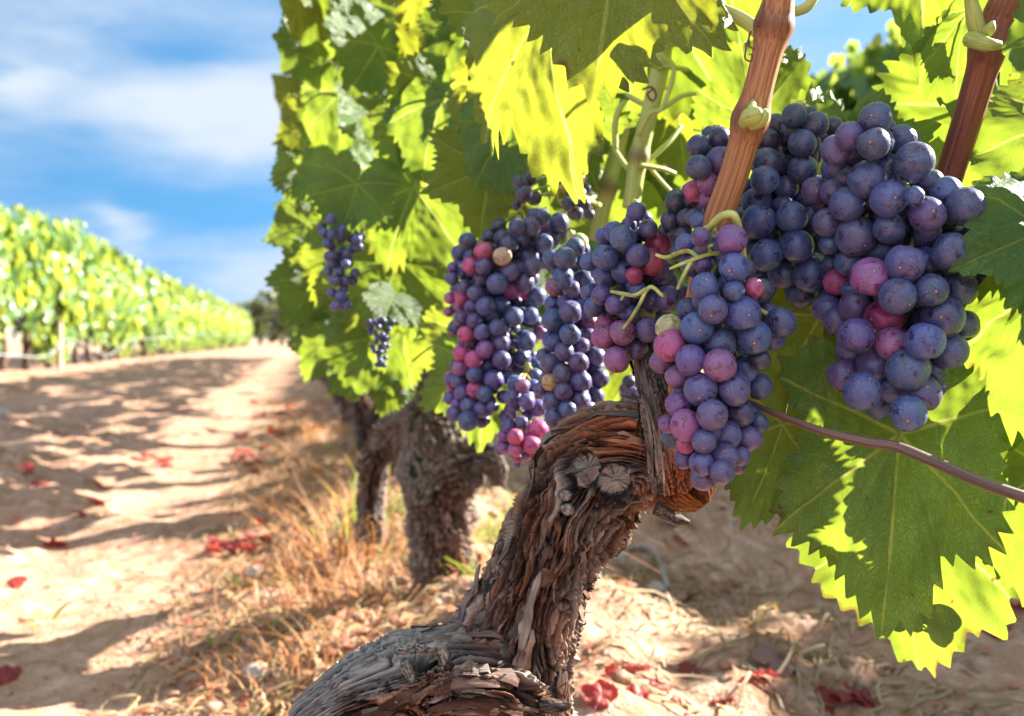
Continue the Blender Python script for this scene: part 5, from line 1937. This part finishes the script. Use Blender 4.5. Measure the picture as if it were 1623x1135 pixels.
    drop(1215, 1075, .05, red, 'purple-red fallen leaf overlapping the dull one')
    drop(1225, 1035, .05, red, 'bright red fallen leaf just above the dull one')
    drop(405, 1118, .045, red, 'dark red fallen leaf at the bottom left of the stump')
    for px, py in ((1330, 1120), (1355, 1108), (1315, 1105), (1380, 1118)):
        drop(px, py, .04, red, 'bright red leaf in the sunlit heap at the bottom right of centre')
    for px, py in ((985, 1080), (1010, 1110), (1040, 1090), (1075, 1120), (1065, 1070), (1120, 1118), (960, 1110), (1000, 1060)):
        drop(px, py, rg.uniform(.025, .045), red, 'small red leaf strewn on the sunlit soil right of the trunk foot')
    for px, py in ((1500, 975), (1530, 985), (1560, 965), (1590, 980), (1545, 1000), (1575, 1000), (1610, 960)):
        drop(px, py, rg.uniform(.05, .07), red, 'dark red leaf in the shaded drift at the far right')
    for px, py in ((42, 757), (60, 775), (160, 775), (150, 795), (120, 822), (90, 868)):
        drop(px, py, .06, red, 'red leaf on the lumpy left side of the path')
    for px, py in ((330, 880), (350, 872), (370, 866), (345, 865), (385, 872), (395, 860), (365, 880), (410, 875)):
        drop(px, py, rg.uniform(.04, .06), red, 'red leaf in the drift across the end of a shadow stripe')
    for px, py in ((395, 715), (410, 722), (380, 730), (425, 712), (400, 735), (370, 735), (440, 705), (415, 745), (240, 725), (260, 728), (225, 730), (275, 735)):
        drop(px, py, rg.uniform(.05, .08), red, 'red leaf in the litter beside the middle of the path')
    for px, py in ((430, 640), (445, 655), (420, 665), (400, 640), (455, 670), (440, 690), (460, 640), (390, 690)):
        drop(px, py, rg.uniform(.07, .10), red, 'red leaf in the litter far along the right side of the path')
    for px, py in ((12, 940), (25, 928), (5, 1075), (420, 820), (430, 845), (412, 858), (425, 905), (440, 890)):
        drop(px, py, rg.uniform(.03, .05), red, 'lone red leaf at the edge of a sunlit patch')
    # twig
    pts = []
    for px, py in ((990, 870), (1020, 878), (1040, 905), (1058, 942)):
        x, y, z = ground_at(px, py)
        pts.append((x, y, z + .012))
    mt = MB()
    tube(pts, [.006, .006, .005, .004], 8, 24, mt, wob=.2, node=0.0)
    tag(obj('dead_twig', mt.mesh('dead_twig'), M['dead_cane']), 'bent grey dead twig lying on the soil right of the vine', 'twig')
    # stones
    def stone(px, py, size, lab, group='stones'):
        x, y, z = ground_at(px, py)
        v, f = SPH[4]
        sd = rg.uniform(0, 50)
        vv = v * (1 + .28 * fbm(v[:, 0] * 1.1 + sd, v[:, 1] * 1.1, v[:, 2] * 1.1, 3, 3))[:, None] * np.array([1, .8, .55])
        o = obj('stone', mesh('stone', vv * size, f), M['stone'])
        o.location = (x, y, z + size * .3)
        o.rotation_euler = (0, 0, rg.uniform(0, 6))
        tag(o, lab, 'stone', group)
    stone(410, 1075, .022, 'grey-brown stone beside the path left of the stump')
    stone(404, 912, .022, 'pale rounded stone at the right edge of the path by the upright weed')
    stone(1060, 835, .03, 'pale stone on the ground right of the trunk head')
    stone(975, 895, .022, 'grey stone beside the trunk above the shaded soil')
    stone(1040, 940, .018, 'small pale stone below the dead twig')
    stone(2, 662, .07, 'pale stone at the left edge of the picture')


build_ground_cover()
